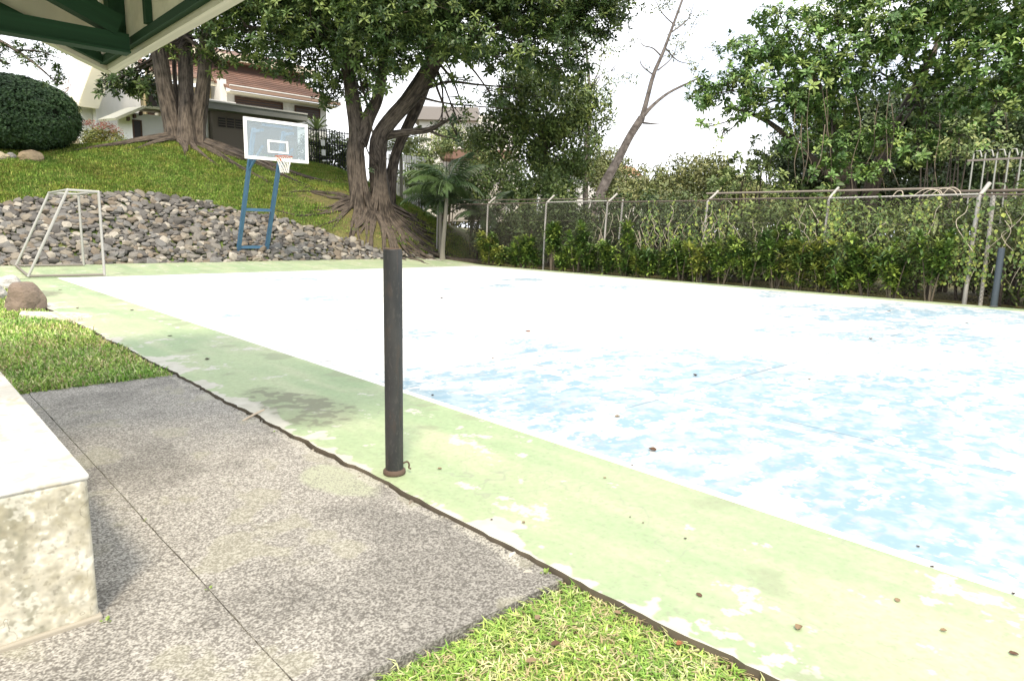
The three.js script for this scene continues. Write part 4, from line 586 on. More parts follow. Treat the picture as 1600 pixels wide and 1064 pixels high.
{ // clipped round hedge
  const z = -26.6, b = V(3.7, height(3.7, z), z), c = V(3.45, b.y + 1.12, z), t = thing('clipped_bush', 'large dark green clipped dome bush on the hill', 'bush', [b.x, b.y, b.z]);
  const core = new THREE.IcosahedronGeometry(1, 4), p = core.attributes.position; for (let i = 0; i < p.count; i++) { const x = p.getX(i), y = p.getY(i), w = p.getZ(i), f = 0.9 + 0.05 * n3(x * 3, y * 3, w * 3); p.setXYZ(i, c.x + x * f * 1.9, c.y + y * f * 1.08, c.z + w * f * 1.5); } core.computeVertexNormals(); part(t, 'dark_core', core, flat(0.012, 0.02, 0.008, 1));  // solid dark core filling the leaf shell
  const r = rng(9), ms = [], cs = [], q = new THREE.Quaternion(); const leaf = spray(9, 0.06, 0.07, 0.034, 31, 0.3);
  for (let i = 0; i < 7500; i++) { const u = V(r() * 2 - 1, r() * 2 - 1, r() * 2 - 1); if (u.length() > 1) { i--; continue; } u.normalize(); const sq = Math.pow(Math.abs(u.y), 0.75) * Math.sign(u.y), f = 0.93 + 0.09 * r() + 0.04 * n3(u.x * 4, u.y * 4, u.z * 4); const pt = V(c.x + u.x * f * 1.95, c.y + sq * f * 1.1, c.z + u.z * f * 1.55); if (pt.y < b.y + 0.05) continue; q.setFromUnitVectors(YA, u.clone().add(V((r() - 0.5) * 0.9, (r() - 0.3) * 0.9, (r() - 0.5) * 0.9)).normalize()); const s = 0.8 + 0.6 * r(); ms.push(new THREE.Matrix4().compose(pt, q, V(s, s, s))); cs.push(tint(r, [[0.022, 0.05, 0.018], [0.03, 0.065, 0.022], [0.045, 0.085, 0.03]])); }
  instanced(t, 'foliage', leaf, DULL, ms, cs);
  const y = (x, zz) => height(x, zz);
  rock('garden_rock', 'broad tan rock under the edge of the clipped bush', 'rock', [3.75, y(3.75, -25.0) + 0.0, -25.0], [0.36, 0.22, 0.25], 12, [0.42, 0.32, 0.2], 0.4);
  rock('garden_rock', 'small grey rock between the two tan garden rocks', 'rock', [3.3, y(3.3, -25.1), -25.1], [0.16, 0.13, 0.15], 14, [0.3, 0.29, 0.28], 1.4);
  rock('garden_rock', 'long pale tan rock lying in front of the clipped bush', 'rock', [2.85, y(2.85, -25.0), -25.0], [0.4, 0.2, 0.24], 17, [0.55, 0.47, 0.33], 0.1);
  rock('garden_rock', 'upright pale stone beyond the clipped bush', 'rock', [5.62, y(5.62, -28.5), -28.5], [0.17, 0.32, 0.16], 19, [0.4, 0.35, 0.25], 0.1);
}
{ // flowering shrub before the white annex
  const b = V(6.55, height(6.55, -29), -29), t = bush('flowering_shrub', 'low shrub with yellow green leaves and red flushed tops by the annex', 'shrub', b, [[V(6.6, b.y + 0.3, -29), V(0.85, 0.4, 0.6)], [V(6.3, b.y + 0.25, -28.9), V(0.5, 0.3, 0.5)]], 300, SPRAY_S, [[0.14, 0.16, 0.03], [0.10, 0.13, 0.03], [0.2, 0.19, 0.04]], 71, { gap: -0.4, size: 0.8 });
  crown(t, [[V(6.6, b.y + 0.68, -29.1), V(0.75, 0.28, 0.5)]], 300, SPRAY_S, [[0.26, 0.07, 0.06], [0.3, 0.13, 0.1], [0.2, 0.12, 0.05]], 72, { gap: -0.3, size: 0.7, name: 'red_tips' });
}
{ // bare pale tree and spray of leaves beyond the bush
  const d = 36, b = at(100, 228, d), t = thing('bare_tree', 'bare pale branched tree behind the clipped bush', 'tree', [b.x, height(b.x, b.z) - 0.1, b.z]);
  const S = (l, rad, seg = 6) => limb(l.map(([x, y, k = 0]) => at(x, y, d + k)), rad, { seg, rings: 10, flute: 0.06 });
  part(t, 'trunk', S([[118, 240], [126, 210], [140, 190], [155, 172]], [0.2, 0.16, 0.12, 0.07]), flat(0.33, 0.30, 0.25, 0.95)); const r = rng(81), tw = [S([[124, 212], [133, 195], [138, 172], [136, 150]], [0.13, 0.1, 0.07, 0.04]), S([[118, 228], [105, 190], [85, 160], [68, 135]], [0.12, 0.09, 0.07, 0.04])];
  for (let i = 0; i < 60; i++) { const x = 60 + 90 * r(), y = 128 + 45 * r(); tw.push(S([[x, y], [x + (r() - 0.5) * 30, y - 12 * r()], [x + (r() - 0.5) * 50, y - 24 * r()]], [0.025, 0.018, 0.008], 4)); } part(t, 'branches', merge(tw), flat(0.32, 0.25, 0.21, 0.95));
  crown(t, [blob(115, 120, d, 1.5, 0.7, 1, 0.5), blob(50, 125, d, 1.4, 0.5, 1, 0.5)], 8, SPRAY_S, [[0.3, 0.16, 0.08], [0.18, 0.14, 0.07]], 82, { gap: 0.1, size: 0.8 });
  crown(t, [blob(140, 185, d + 2, 0.8, 0.7, 0.8)], 40, SPRAY_M, G_LIGHT, 83, { gap: -0.1 });
  const d2 = 18, b2 = at(-160, 330, d2), t2 = thing('broadleaf_tree', 'leafy tree whose hanging branch shows below the shelter roof', 'tree', [b2.x, height(b2.x, b2.z) - 0.1, b2.z]);
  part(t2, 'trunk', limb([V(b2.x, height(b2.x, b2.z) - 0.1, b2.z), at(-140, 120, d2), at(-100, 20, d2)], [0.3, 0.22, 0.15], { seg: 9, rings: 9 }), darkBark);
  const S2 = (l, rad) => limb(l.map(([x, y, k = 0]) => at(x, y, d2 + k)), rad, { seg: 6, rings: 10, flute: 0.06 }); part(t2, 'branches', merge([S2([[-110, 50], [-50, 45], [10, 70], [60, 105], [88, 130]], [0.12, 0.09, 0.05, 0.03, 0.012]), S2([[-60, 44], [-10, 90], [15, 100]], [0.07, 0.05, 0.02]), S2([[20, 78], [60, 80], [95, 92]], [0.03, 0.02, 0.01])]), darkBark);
  crown(t2, [blob(-20, 70, d2, 0.7, 0.5, 0.7), blob(40, 85, d2, 0.55, 0.35, 0.5), blob(75, 112, d2, 0.42, 0.35, 0.4), blob(5, 90, d2, 0.3, 0.25, 0.3), blob(85, 80, d2, 0.3, 0.25, 0.3), blob(-90, -10, d2, 1.6, 1, 1.5)], 150, ROS_MID, G_DARK, 84, { size: 0.7, gap: -0.12, freq: 2 });
}
{ // dark picket fence with climbing hedge on the hill
  const f = thing('metal_fence', 'dark metal picket fence with climbing hedge on the hilltop', 'fence', [16.2, 3.6, -29]), m = flat(0.018, 0.02, 0.02, 0.5, { metalness: 0.3 }), gy = (x) => height(x, -29);
  for (let x = 14.6; x < 17.4; x += 0.13) part(f, 'picket', box(x - 0.014, x + 0.014, gy(x) - 0.05, 5.5, -29.015, -28.985), m);
  for (const y of [4.2, 4.85, 5.42]) part(f, 'rail', box(14.55, 17.4, y - 0.02, y + 0.02, -29.05, -29.02), m);
  for (const [x, y] of [[15.42, 4.88], [15.44, 4.45], [15.46, 4.1]]) part(f, 'sign_plate', rbox(x - 0.1, x + 0.1, y - (y > 4.2 ? 0.13 : 0.03), y + (y > 4.2 ? 0.13 : 0.03), -28.97, -28.955, 0.006), flat(0.75, 0.76, 0.74, 0.5));
  bush('hedge', 'leafy hedge climbing behind the dark metal picket fence', 'hedge', V(16, gy(16), -29.5), [[V(15.3, 4.5, -29.6), V(0.9, 0.9, 0.35)], [V(16.4, 4.6, -29.6), V(0.9, 1.0, 0.35)], [V(17.2, 4.3, -29.6), V(0.6, 1.0, 0.4)]], 330, SPRAY_S, G_MID, 91, { gap: -0.6 });
  const f2 = thing('paling_fence', 'pale grey paling fence behind the big fig', 'fence', [19.3, 2.2, -30]), pm = flat(0.30, 0.32, 0.34, 0.7), a = onZ(608, 240, -30), b = onZ(650, 280, -30);
  for (let x = a.x; x < a.x + 2.4; x += 0.16) part(f2, 'paling', box(x - 0.055, x + 0.055, height(x, -30) - 0.05, a.y, -30.02, -29.98), pm); part(f2, 'rail', box(a.x - 0.1, a.x + 2.4, a.y - 0.3, a.y - 0.24, -30.08, -30.04), pm);
  bush('flowering_shrub', 'small red leaved shrub before the pale paling fence', 'shrub', V(a.x + 0.3, height(a.x + 0.3, -29.2), -29.2), [[V(a.x + 0.2, height(a.x, -29.2) + 0.3, -29.2), V(0.5, 0.3, 0.4)]], 150, SPRAY_S, [[0.22, 0.06, 0.03], [0.12, 0.07, 0.03]], 92, { gap: -0.3, size: 0.7 });
  const ag = thing('agave', 'spiky pale green rosette plant in front of the white house', 'plant', [16.2, 4.0, -31]); part(ag, 'trunk', rod(V(16.2, 3.6, -31), V(16.2, 5.6, -31), 0.1, 0.08, 8), darkBark);
  const pos = [], r = rng(93); for (let i = 0; i < 26; i++) { const az = i * 2.4, pol = 0.2 + 1.2 * (i / 26), dd = V(Math.sin(pol) * Math.cos(az), Math.cos(pol), Math.sin(pol) * Math.sin(az)); leafInto(pos, V(16.2, 5.62, -31), dd, V(-dd.x * 0.5, 1, -dd.z * 0.5).normalize(), 0.95 * (0.8 + 0.3 * r()), 0.13, 0.6, 0.25); } part(ag, 'leaves', leafGeoFrom(pos), leafMat({ color: rgb(0.2, 0.26, 0.11) }));
}
// ───────────────────────── houses beyond ─────────────────────────
{
  const d = 48, a = at(600, 330, d), h = thing('distant_house', 'white house with a brown lean-to roof behind the dense tree', 'house', [a.x, 0, a.z]);
  const B = (x0, y0, x1, y1, dd, th = 2) => { const p = at(x0, y1, dd), q = at(x1, y0, dd); const g = new THREE.BoxGeometry(Math.hypot(q.x - p.x, q.z - p.z), Math.abs(q.y - p.y), th); g.rotateY(-Math.atan2(RIGHT.z, RIGHT.x)); const m = p.clone().add(q).multiplyScalar(0.5); g.translate(m.x - BACK.x * -0 , m.y, m.z); return g; };
  const white = flat(0.72, 0.7, 0.66, 0.85), roof = flat(0.2, 0.12, 0.09, 0.9), dark = flat(0.03, 0.03, 0.035, 0.4), grey = flat(0.35, 0.34, 0.33, 0.8);
  part(h, 'wall', B(660, 190, 812, 345, d + 3, 4), white); part(h, 'roof', B(650, 177, 750, 194, d + 2.4, 5), flat(0.26, 0.24, 0.23, 0.85)); part(h, 'lean_to_roof', B(690, 238, 800, 250, d - 0.6, 2.4), roof); part(h, 'porch_wall', B(705, 250, 790, 345, d, 1.6), flat(0.45, 0.42, 0.38, 0.9));
  part(h, 'window', B(707, 226, 716, 236, d + 0.9, 0.1), dark); part(h, 'window', B(730, 230, 745, 237, d + 0.9, 0.1), dark); part(h, 'screen_panel', B(738, 228, 760, 248, d + 0.8, 0.1), flat(0.12, 0.11, 0.1, 0.9)); part(h, 'side_block', B(772, 240, 800, 270, d - 1.2, 1), white);
  const d2 = 60, e = at(985, 330, d2), h2 = thing('distant_house', 'far house with an orange tiled roof behind the leaning tree', 'house', [e.x, 0, e.z]), tr = flat(0.42, 0.2, 0.12, 0.9);
  part(h2, 'wall', B(945, 278, 1005, 345, d2, 4), white); { const p = [at(945, 278, d2 - 2.6), at(1012, 282, d2 - 2.6), at(992, 262, d2 + 2), at(960, 255, d2 + 2)]; part(h2, 'roof', quadPlate(...p, 0.25), tr); } part(h2, 'eave', B(945, 279, 1010, 284, d2 - 2.4, 0.3), flat(0.6, 0.52, 0.4, 0.8)); part(h2, 'window', B(955, 290, 968, 300, d2 - 2.05, 0.1), dark);
  const h3 = thing('distant_house', 'grey roofed house half hidden left of the leaning stem', 'house', [at(870, 330, 64).x, 0, at(870, 330, 64).z]); part(h3, 'wall', B(840, 262, 945, 345, 66, 4), flat(0.6, 0.6, 0.6, 0.9)); part(h3, 'roof', B(835, 255, 950, 263, 65.5, 6), grey);
}
// ───────────────────────── palms ─────────────────────────
function frond(len, wid, n, seed, bend = 0.9) { // along +x, arching
  const pos = [], r = rng(seed), P = (t) => V(len * t * (1 - 0.18 * bend * t), len * (0.42 * t - 0.62 * bend * t * t), 0);
  for (let i = 1; i < n; i++) for (const s of [-1, 1]) { const t = 0.12 + 0.88 * i / n, o = P(t), L = wid * Math.sin(Math.PI * clamp(0.12 + t * 0.86)) ** 0.6 * (0.85 + 0.25 * r()), d = V(0.55, -0.28 - 0.25 * r(), s).normalize(); leafInto(pos, o, d, V(0, 1, 0), L, 0.045, 0.4, 0.3); }
  const g = leafGeoFrom(pos), st = new THREE.TubeGeometry(new THREE.CatmullRomCurve3([0, 0.25, 0.5, 0.75, 1].map(P)), 14, 0.014, 5); st.deleteAttribute('uv'); return mergeGeometries([g, st.toNonIndexed()]);
}
const FROND = [frond(1.9, 0.55, 30, 1, 1.0), frond(1.6, 0.5, 26, 2, 1.25), frond(1.75, 0.5, 28, 3, 0.7)];
function palm(label, x, z, h, n, seed, pal, lean = [0, 0], k = 1, group) {
  const y = height(x, z), t = thing('palm', label, 'palm', [x, y - 0.05, z], group), r = rng(seed), top = V(x + lean[0], y + h, z + lean[1]);
  part(t, 'trunk', limb([V(x, y - 0.05, z), V(x, y + h * 0.15, z), V(x + lean[0] * 0.5, y + h * 0.55, z + lean[1] * 0.5), top], [0.12 * k, 0.085 * k, 0.07 * k, 0.06 * k], { seg: 10, rings: 24, flute: 0.04 }), flat(0.2, 0.185, 0.15, 0.9)); part(t, 'crownshaft', rod(top.clone().add(V(0, -0.02, 0)), top.clone().add(V(0, 0.45 * k, 0)), 0.065 * k, 0.04 * k, 10), flat(0.12, 0.19, 0.07, 0.5));
  const c = top.clone().add(V(0, 0.42 * k, 0)); for (let i = 0; i < n; i++) { const q = new THREE.Quaternion().setFromEuler(new THREE.Euler(0, i * 2.4 + r() * 0.4, 0)).multiply(new THREE.Quaternion().setFromEuler(new THREE.Euler((r() - 0.5) * 0.4, 0, lerp(0.95, -0.25, i / n)))); const m = partAt(t, 'frond', FROND[i % 3], std({ color: tint(r, pal), roughness: 0.5, side: THREE.DoubleSide }), new THREE.Matrix4().compose(c, q, V(k, k, k))); } return t;
}
palm('feather palm with pale slim trunk where the fig roots reach the court', 14.75, -19.2, 2.2, 15, 3, [[0.02, 0.045, 0.012], [0.03, 0.06, 0.018], [0.05, 0.085, 0.025]], [0.1, 0.1], 1.0);
palm('darker feather palm with a thin trunk behind the slim palm', 15.35, -20.1, 1.6, 13, 5, [[0.018, 0.036, 0.012], [0.03, 0.055, 0.018]], [-0.1, 0.1], 0.95);
palm('yellow green palm between the fig trunk and the paling fence', 17.3, -25.5, 1.9, 10, 7, [[0.16, 0.19, 0.05], [0.12, 0.16, 0.05]], [0, 0], 0.9);
palm('small dark palm close to the end of the chain-link fence', 16.3, -18.6, 1.3, 13, 8, [[0.02, 0.04, 0.013], [0.03, 0.055, 0.018]], [0, 0], 0.85);

// ───────────────────────── chain-link fence ─────────────────────────
const FX = 15.42;
{
  const f = thing('chain_link_fence', 'rusty galvanised chain-link fence with cranked posts along the court', 'fence', [FX, 0, -9]), gal = flat(0.36, 0.345, 0.315, 0.6, { metalness: 0.3 }), old = flat(0.13, 0.105, 0.085, 0.85, { metalness: 0.2 }), wire = flat(0.10, 0.085, 0.075, 0.8, { metalness: 0.3 });
  const zs = [-20.4, -17.6, -14.85, -12.45, -9.25, -6.25, -3.45, -0.3, 2.8];
  zs.forEach((z, i) => { const lean = i === 3 || i === 4 ? 0.08 : 0.02; const p = part(f, 'fence_post', pipe([V(FX - 0.03, -0.1, z), V(FX, 0.9, z - 0.005), V(FX + 0.02, 1.85, z + lean * 0.3), V(FX + 0.03, 2.02, z + lean * 0.5), V(FX + 0.16, 2.16, z + lean + 0.03), V(FX + 0.3, 2.28, z + lean + 0.06)], i === 6 ? 0.042 : 0.03, 30, 8), gal); });
  part(f, 'fence_post', rod(V(FX + 0.05, -0.1, -3.2), V(FX + 0.05, 2.05, -3.22), 0.035, 0.035, 8), flat(0.4, 0.38, 0.34, 0.8)); part(f, 'fence_post', rod(V(FX + 0.02, 1.0, -11.95), V(FX + 0.05, 2.1, -11.9), 0.028, 0.028, 8), gal);
  for (let i = 0; i < zs.length - 1; i++) part(f, 'top_rail', rod(V(FX + 0.03, 2.06 - 0.02 * (i % 2), zs[i]), V(FX + 0.03, 2.05 + 0.02 * (i % 3 - 1), zs[i + 1]), 0.019, 0.019, 7), i % 3 === 2 ? gal : old);
  part(f, 'loose_pipe', rod(V(FX + 0.24, 2.2, -20), V(FX + 0.26, 2.14, -12), 0.016, 0.016, 6), old); part(f, 'loose_pipe', rod(V(FX + 0.24, 2.22, -9.4), V(FX + 0.2, 2.2, -3.9), 0.024, 0.024, 6), flat(0.2, 0.17, 0.14, 0.8)); part(f, 'loose_pipe', rod(V(FX + 0.26, 2.14, -4.2), V(FX + 0.26, 2.12, 2.8), 0.03, 0.03, 6), old);
  part(f, 'strand', rod(V(FX + 0.02, 1.5, -20), V(FX + 0.02, 1.48, 2.8), 0.005, 0.005, 4), wire);
  const w = [], H = 2.05, za = -20.4, zb = 2.8; for (let k = za - H; k < zb; k += 0.075) for (const s of [1, -1]) { let a = k, b = k + H, ya = 0, yb = H; if (a < za) { ya = za - a; a = za; } if (b > zb) { yb = H - (b - zb); b = zb; } if (b - a < 0.05) continue; const y = (t) => s > 0 ? t : H - t, m = 4; for (let j = 0; j < m; j++) { const t0 = j / m, t1 = (j + 1) / m, P = (t) => { const zz = lerp(a, b, t), yy = y(lerp(ya, yb, t)); return V(FX - 0.01 + 0.05 * n3(zz * 0.5, yy * 0.7, 2) + (s > 0 ? 0.003 : 0), yy + 0.005, zz); }; w.push(rod(P(t0), P(t1), 0.0028, 0.0028, 3)); } }
  part(f, 'wire_mesh', merge(w), wire);
}
// railing beyond the fence
{
  const X = 17.2, f = thing('hooked_railing', 'pale steel railing with hooked picket tops standing above the chain-link fence', 'railing', [X, 1.6, -2.2]), m = flat(0.34, 0.34, 0.31, 0.6, { metalness: 0.3 });
  const lo = onX(1515, 300, X), hi = onX(1520, 240, X);
  for (let i = 0; i < 15; i++) { const z = lo.z + i * (onX(1535, 300, X).z - lo.z) * 0.9; part(f, 'picket', pipe([V(X, -0.1, z), V(X, 1.2, z), V(X, hi.y - 0.08, z), V(X, hi.y + 0.02, z + 0.03), V(X, hi.y + 0.05, z + 0.09), V(X, hi.y + 0.02, z + 0.13), V(X, hi.y - 0.08, z + 0.15)], 0.016, 26, 6), m); }
  for (const y of [hi.y - 0.14, lo.y - 0.1]) part(f, 'rail', box(X - 0.015, X + 0.015, y - 0.02, y + 0.02, lo.z - 0.1, lo.z + 6), flat(0.2, 0.17, 0.15, 0.7));
}
// ───────────────────────── shrubs along the fence ─────────────────────────
const ORD = ['first', 'second', 'third', 'fourth', 'fifth', 'sixth', 'seventh', 'eighth', 'ninth', 'tenth', 'eleventh', 'twelfth', 'thirteenth', 'fourteenth', 'fifteenth', 'sixteenth', 'seventeenth', 'eighteenth', 'nineteenth', 'twentieth'];
const ordinal = (n) => n <= 20 ? ORD[n - 1] : n < 30 ? 'twenty-' + ORD[n - 21] : n === 30 ? 'thirtieth' : 'thirty-' + ORD[n - 31];
const CROTON = [rosette(15, 0.19, 0.055, 0.25, 1.6, 11, 0.25), rosette(13, 0.21, 0.06, 0.4, 1.8, 12, 0.35)];
function croton(x, z, h, seed, pal, label) {
  const t = thing('fence_shrub', label, 'shrub', [x, -0.08, z]), r = rng(seed), st = [], ms = [[], []], cs = [[], []];
  const n = 5 + Math.floor(r() * 4);
  for (let i = 0; i < n; i++) { const a = r() * 6.28, k = 0.05 + 0.30 * r(), hh = h * (0.55 + 0.5 * r()), top = V(x + Math.cos(a) * k, hh - 0.08, z + Math.sin(a) * k * 1.3); st.push(limb([V(x + Math.cos(a) * 0.06, -0.08, z + Math.sin(a) * 0.06), V(x + Math.cos(a) * k * 0.6, hh * 0.5, z + Math.sin(a) * k * 0.7), top], [0.016, 0.012, 0.008], { seg: 5, rings: 6, flute: 0.05 }));
    for (let y = hh; y > Math.max(0.1, hh - 0.45 - 0.5 * r()); y -= 0.075) { const f = y / hh, p = V(lerp(x, top.x, f) + (r() - 0.5) * 0.1, y - 0.06, lerp(z, top.z, f) + (r() - 0.5) * 0.1), q = new THREE.Quaternion().setFromEuler(new THREE.Euler((r() - 0.5) * 0.5, r() * 6.28, (r() - 0.5) * 0.5)), s = 0.75 + 0.4 * r(), w = r() < 0.5 ? 0 : 1; ms[w].push(new THREE.Matrix4().compose(p, q, V(s, s, s))); cs[w].push(tint(r, pal)); } }
  part(t, 'stems', merge(st), flat(0.13, 0.105, 0.075, 0.95)); ms.forEach((m, w) => m.length && instanced(t, 'foliage', CROTON[w], LEAF, m, cs[w])); return t;
}
{
  const r = rng(1234), dk = [[0.03, 0.065, 0.012], [0.07, 0.125, 0.022], [0.15, 0.21, 0.035]], yl = [[0.05, 0.09, 0.018], [0.11, 0.155, 0.03], [0.21, 0.235, 0.045]];
  const list = []; for (let z = -17.4; z < 1.5; z += 0.38 + 0.34 * r()) { const near = z > -9.5, y = r() < (near ? 0.3 : 0.2), h = near ? 0.45 + 0.95 * r() : 0.55 + 0.85 * r(), x = 15.17 + 0.12 * r(); if (z > -3.9 && z < -2.6) continue; list.push([z, y, h, x]); }
  const past = list.filter((a) => a[0] > -2.6).sort((a, b) => a[0] - b[0]), before = list.filter((a) => a[0] < -3).sort((a, b) => b[0] - a[0]);
  before.forEach(([z, y, h, x], i) => croton(x, z, h, 2000 + Math.round(z * 100), y ? yl : dk, (y ? 'yellow green' : 'dark green') + ' whorled shrub, ' + ordinal(i + 1) + ' from the double fence post towards the palms'));
  past.forEach(([z, y, h, x], i) => croton(x, z, h, 2000 + Math.round(z * 100), y ? yl : dk, (y ? 'yellow green' : 'dark green') + ' whorled shrub, ' + ordinal(i + 1) + ' past the blue grey net post'));
}
// strap-leaved plants
function straps(label, x, z, h, n, len, seed, pal, group) { const y = height(x, z), t = thing('strap_leaf_plant', label, 'plant', [x, y - 0.05, z], group), r = rng(seed), pos = []; part(t, 'stem', rod(V(x, y - 0.05, z), V(x, y + h, z), 0.04, 0.03, 7), darkBark); for (let i = 0; i < n; i++) { const az = r() * 6.28, pol = 0.15 + 1.35 * r(), d = V(Math.sin(pol) * Math.cos(az), Math.cos(pol), Math.sin(pol) * Math.sin(az)); leafInto(pos, V(x, y + h * (0.6 + 0.4 * r()), z), d, V(-d.x * 0.4, 1, -d.z * 0.4).normalize(), len * (0.7 + 0.5 * r()), 0.07 + 0.03 * r(), 0.5, 0.35 * r() + 0.1); } part(t, 'leaves', leafGeoFrom(pos), leafMat({ color: rgb(...pal) })); }
[[-3.0, 1.0], [-2.2, 0.7], [-1.4, 1.1], [-4.3, 1.3], [-0.6, 0.8]].forEach(([z, h], i) => straps('arching strap-leaved plant growing through the fence by the cranked double post', 15.95 + 0.2 * (i % 2), z, h, 26, 0.95, 300 + i, [0.15, 0.185, 0.06], 'strap-leaved plants by the double post'));
straps('grey green strap-leaved plant behind the middle of the chain-link fence', 15.9, -9.9, 0.7, 30, 0.9, 310, [0.15, 0.18, 0.09]);
straps('bright yellow green strap plant above the fence rail under the leafy tree', 16.6, -6.5, 1.9, 22, 0.6, 311, [0.28, 0.26, 0.05]);
straps('green strap-leaved plant by the first dark shrubs', 15.9, -13.4, 0.5, 22, 0.8, 312, [0.13, 0.18, 0.06]);

// ───────────────────────── thicket behind the fence ─────────────────────────
{
  const add = (label, px, py, d, rx, ry, pal, geos, seed, per = 60, size = 1, gap = -0.3, group) => { const c = at(px, py, d), b = V(c.x, height(c.x, c.z), c.z), bl = [[c, V(rx, ry, rx)], [c.clone().add(V(0.5 * rx, -0.35 * ry, -0.4 * rx)), V(rx * 0.7, ry * 0.7, rx * 0.7)], [c.clone().add(V(-0.4 * rx, -0.45 * ry, 0.5 * rx)), V(rx * 0.75, ry * 0.65, rx * 0.75)]]; return bush('thicket_bush', label, 'bush', b, bl, per, geos, pal, seed, { size, gap }, group); };
  const G1 = 'olive bushes beyond the fence', G2 = 'dark bushes in the shade of the leafy tree', G3 = 'bushes growing against the fence';
  [[740, 285, 26, 1.0, 0.8], [800, 285, 27, 1.2, 0.8], [870, 290, 27, 1.1, 0.8]].forEach((a, i) => add('rounded green bush behind the fence below the dense dark tree', ...a, G_MID, SPRAY_M, 700 + i, 42, 1, -0.35, 'green bushes below the dense tree'));
  [[700, 205, 38, 0.9, 0.5], [650, 235, 38, 1.3, 0.9], [690, 225, 37, 1.0, 0.6], [735, 215, 36, 1.0, 0.7], [760, 245, 36, 1.2, 0.6], [660, 275, 34, 1.2, 0.9], [690, 300, 28, 1.0, 0.8]].forEach((a, i) => add('leafy garden bush between the big fig and the far white house', ...a, i < 5 ? G_LIGHT : G_MID, SPRAY_M, 770 + i, 34, 1.2, -0.2, 'garden bushes before the far white house'));
  [[960, 300, 27, 1.1, 0.7], [1020, 285, 29, 1.3, 0.8], [1075, 275, 28, 1.3, 0.9], [940, 260, 34, 1.6, 1.0], [1110, 265, 26, 1.0, 0.8], [1000, 305, 24, 1.0, 0.55], [1050, 310, 22.5, 0.9, 0.5]].forEach((a, i) => add('pale olive bush beyond the fence under the open sky', ...a, G_OLIVE, SPRAY_M, 710 + i, 42, 1, -0.3, G1));
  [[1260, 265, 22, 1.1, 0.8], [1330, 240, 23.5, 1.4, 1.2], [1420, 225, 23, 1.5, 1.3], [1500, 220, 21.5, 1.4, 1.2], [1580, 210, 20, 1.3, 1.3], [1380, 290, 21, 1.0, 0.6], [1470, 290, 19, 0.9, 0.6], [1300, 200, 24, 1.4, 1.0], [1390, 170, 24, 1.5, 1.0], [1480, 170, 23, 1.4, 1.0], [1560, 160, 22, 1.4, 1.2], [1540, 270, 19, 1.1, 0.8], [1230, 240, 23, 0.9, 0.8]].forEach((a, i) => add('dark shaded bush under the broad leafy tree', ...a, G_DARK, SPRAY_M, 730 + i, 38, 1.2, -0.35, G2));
  [[1165, 270, 19.5, 0.7, 0.6], [1130, 290, 19.0, 0.6, 0.5], [1195, 235, 20, 0.7, 0.5], [1225, 285, 18.6, 0.6, 0.35]].forEach((a, i) => add('large-leaved light green bush at the edge of the leafy tree', ...a, G_LIGHT.slice(0, 3), ROS_BIG, 740 + i, 40, 1, -0.2, 'light green bushes at the edge of the leafy tree'));
  for (let i = 0; i < 22; i++) { const r = rng(900 + i), z = -19.5 + i * 0.98, x = FX + 0.95 + 0.5 * r(), hh = 1.0 + 0.35 * r(), b = V(x, height(x, z), z), c = V(x, b.y + hh, z), vn = z > -9.5; bush('thicket_bush', vn ? 'leafy bush right behind the vines on the fence, ' + ordinal(i - 9) + ' from the dark bushes' : 'dark bush right behind the bare fence length, ' + ordinal(i + 1) + ' from the palms', 'bush', b, [[c, V(0.7, hh, 0.8)]], 75, i % 3 ? SPRAY_M : SPRAY_S, vn ? G_MID : G_DARK, 900 + i, { gap: -0.15 }); }
  for (let i = 0; i < 13; i++) { const r = rng(950 + i), z = -19 + i * 1.7, x = FX + 2.6 + 0.6 * r(), hh = 0.95 + 0.3 * r(), b = V(x, height(x, z), z), c = V(x, b.y + hh, z); bush('thicket_bush', 'broad dark bush in the second row behind the fence, ' + ordinal(i + 1) + ' from the palms', 'bush', b, [[c, V(1.0, hh, 1.15)]], 48, SPRAY_M, i % 2 ? G_DARK : G_MID, 950 + i, { gap: -0.35, size: 1.1 }); }
  [[1500, 215, 15.8, 0.5, 0.5], [1560, 230, 15.5, 0.5, 0.5], [1450, 250, 16.5, 0.5, 0.4], [1590, 270, 15, 0.5, 0.4]].forEach((a, i) => add('straggling light green climber behind the hooked railing', ...a, G_LIGHT, SPRAY_S, 760 + i, 60, 1.1, 0.0, 'climbers by the railing'));
  // far tree line
  const r = rng(77), c = []; for (let i = 0; i < 40; i++) { const px = -300 + i * 58 + 20 * r(), d = 75 + 20 * r(); c.push(blob(px, 325 - 14 * r(), d, 4, 2.0 + 1.2 * r(), 3)); }
  const ms = [], cs = []; const q = new THREE.Quaternion(); for (const [p, rad] of c) for (let k = 0; k < 900; k++) { const u = V(r() * 2 - 1, r() * 2 - 1, r() * 2 - 1); if (u.length() > 1) continue; q.setFromEuler(new THREE.Euler(r() * 6, r() * 6, r() * 6)); ms.push(new THREE.Matrix4().compose(V(p.x + u.x * rad.x, p.y + u.y * rad.y, p.z + u.z * rad.z), q, V(4, 4, 4))); cs.push(tint(r, G_OLIVE)); }
  const tl = instanced(scene, 'treeline', SPRAY_M[0], DULL, ms, cs); tl.userData.label = 'far line of trees beyond the fence'; tl.userData.category = 'trees';
}
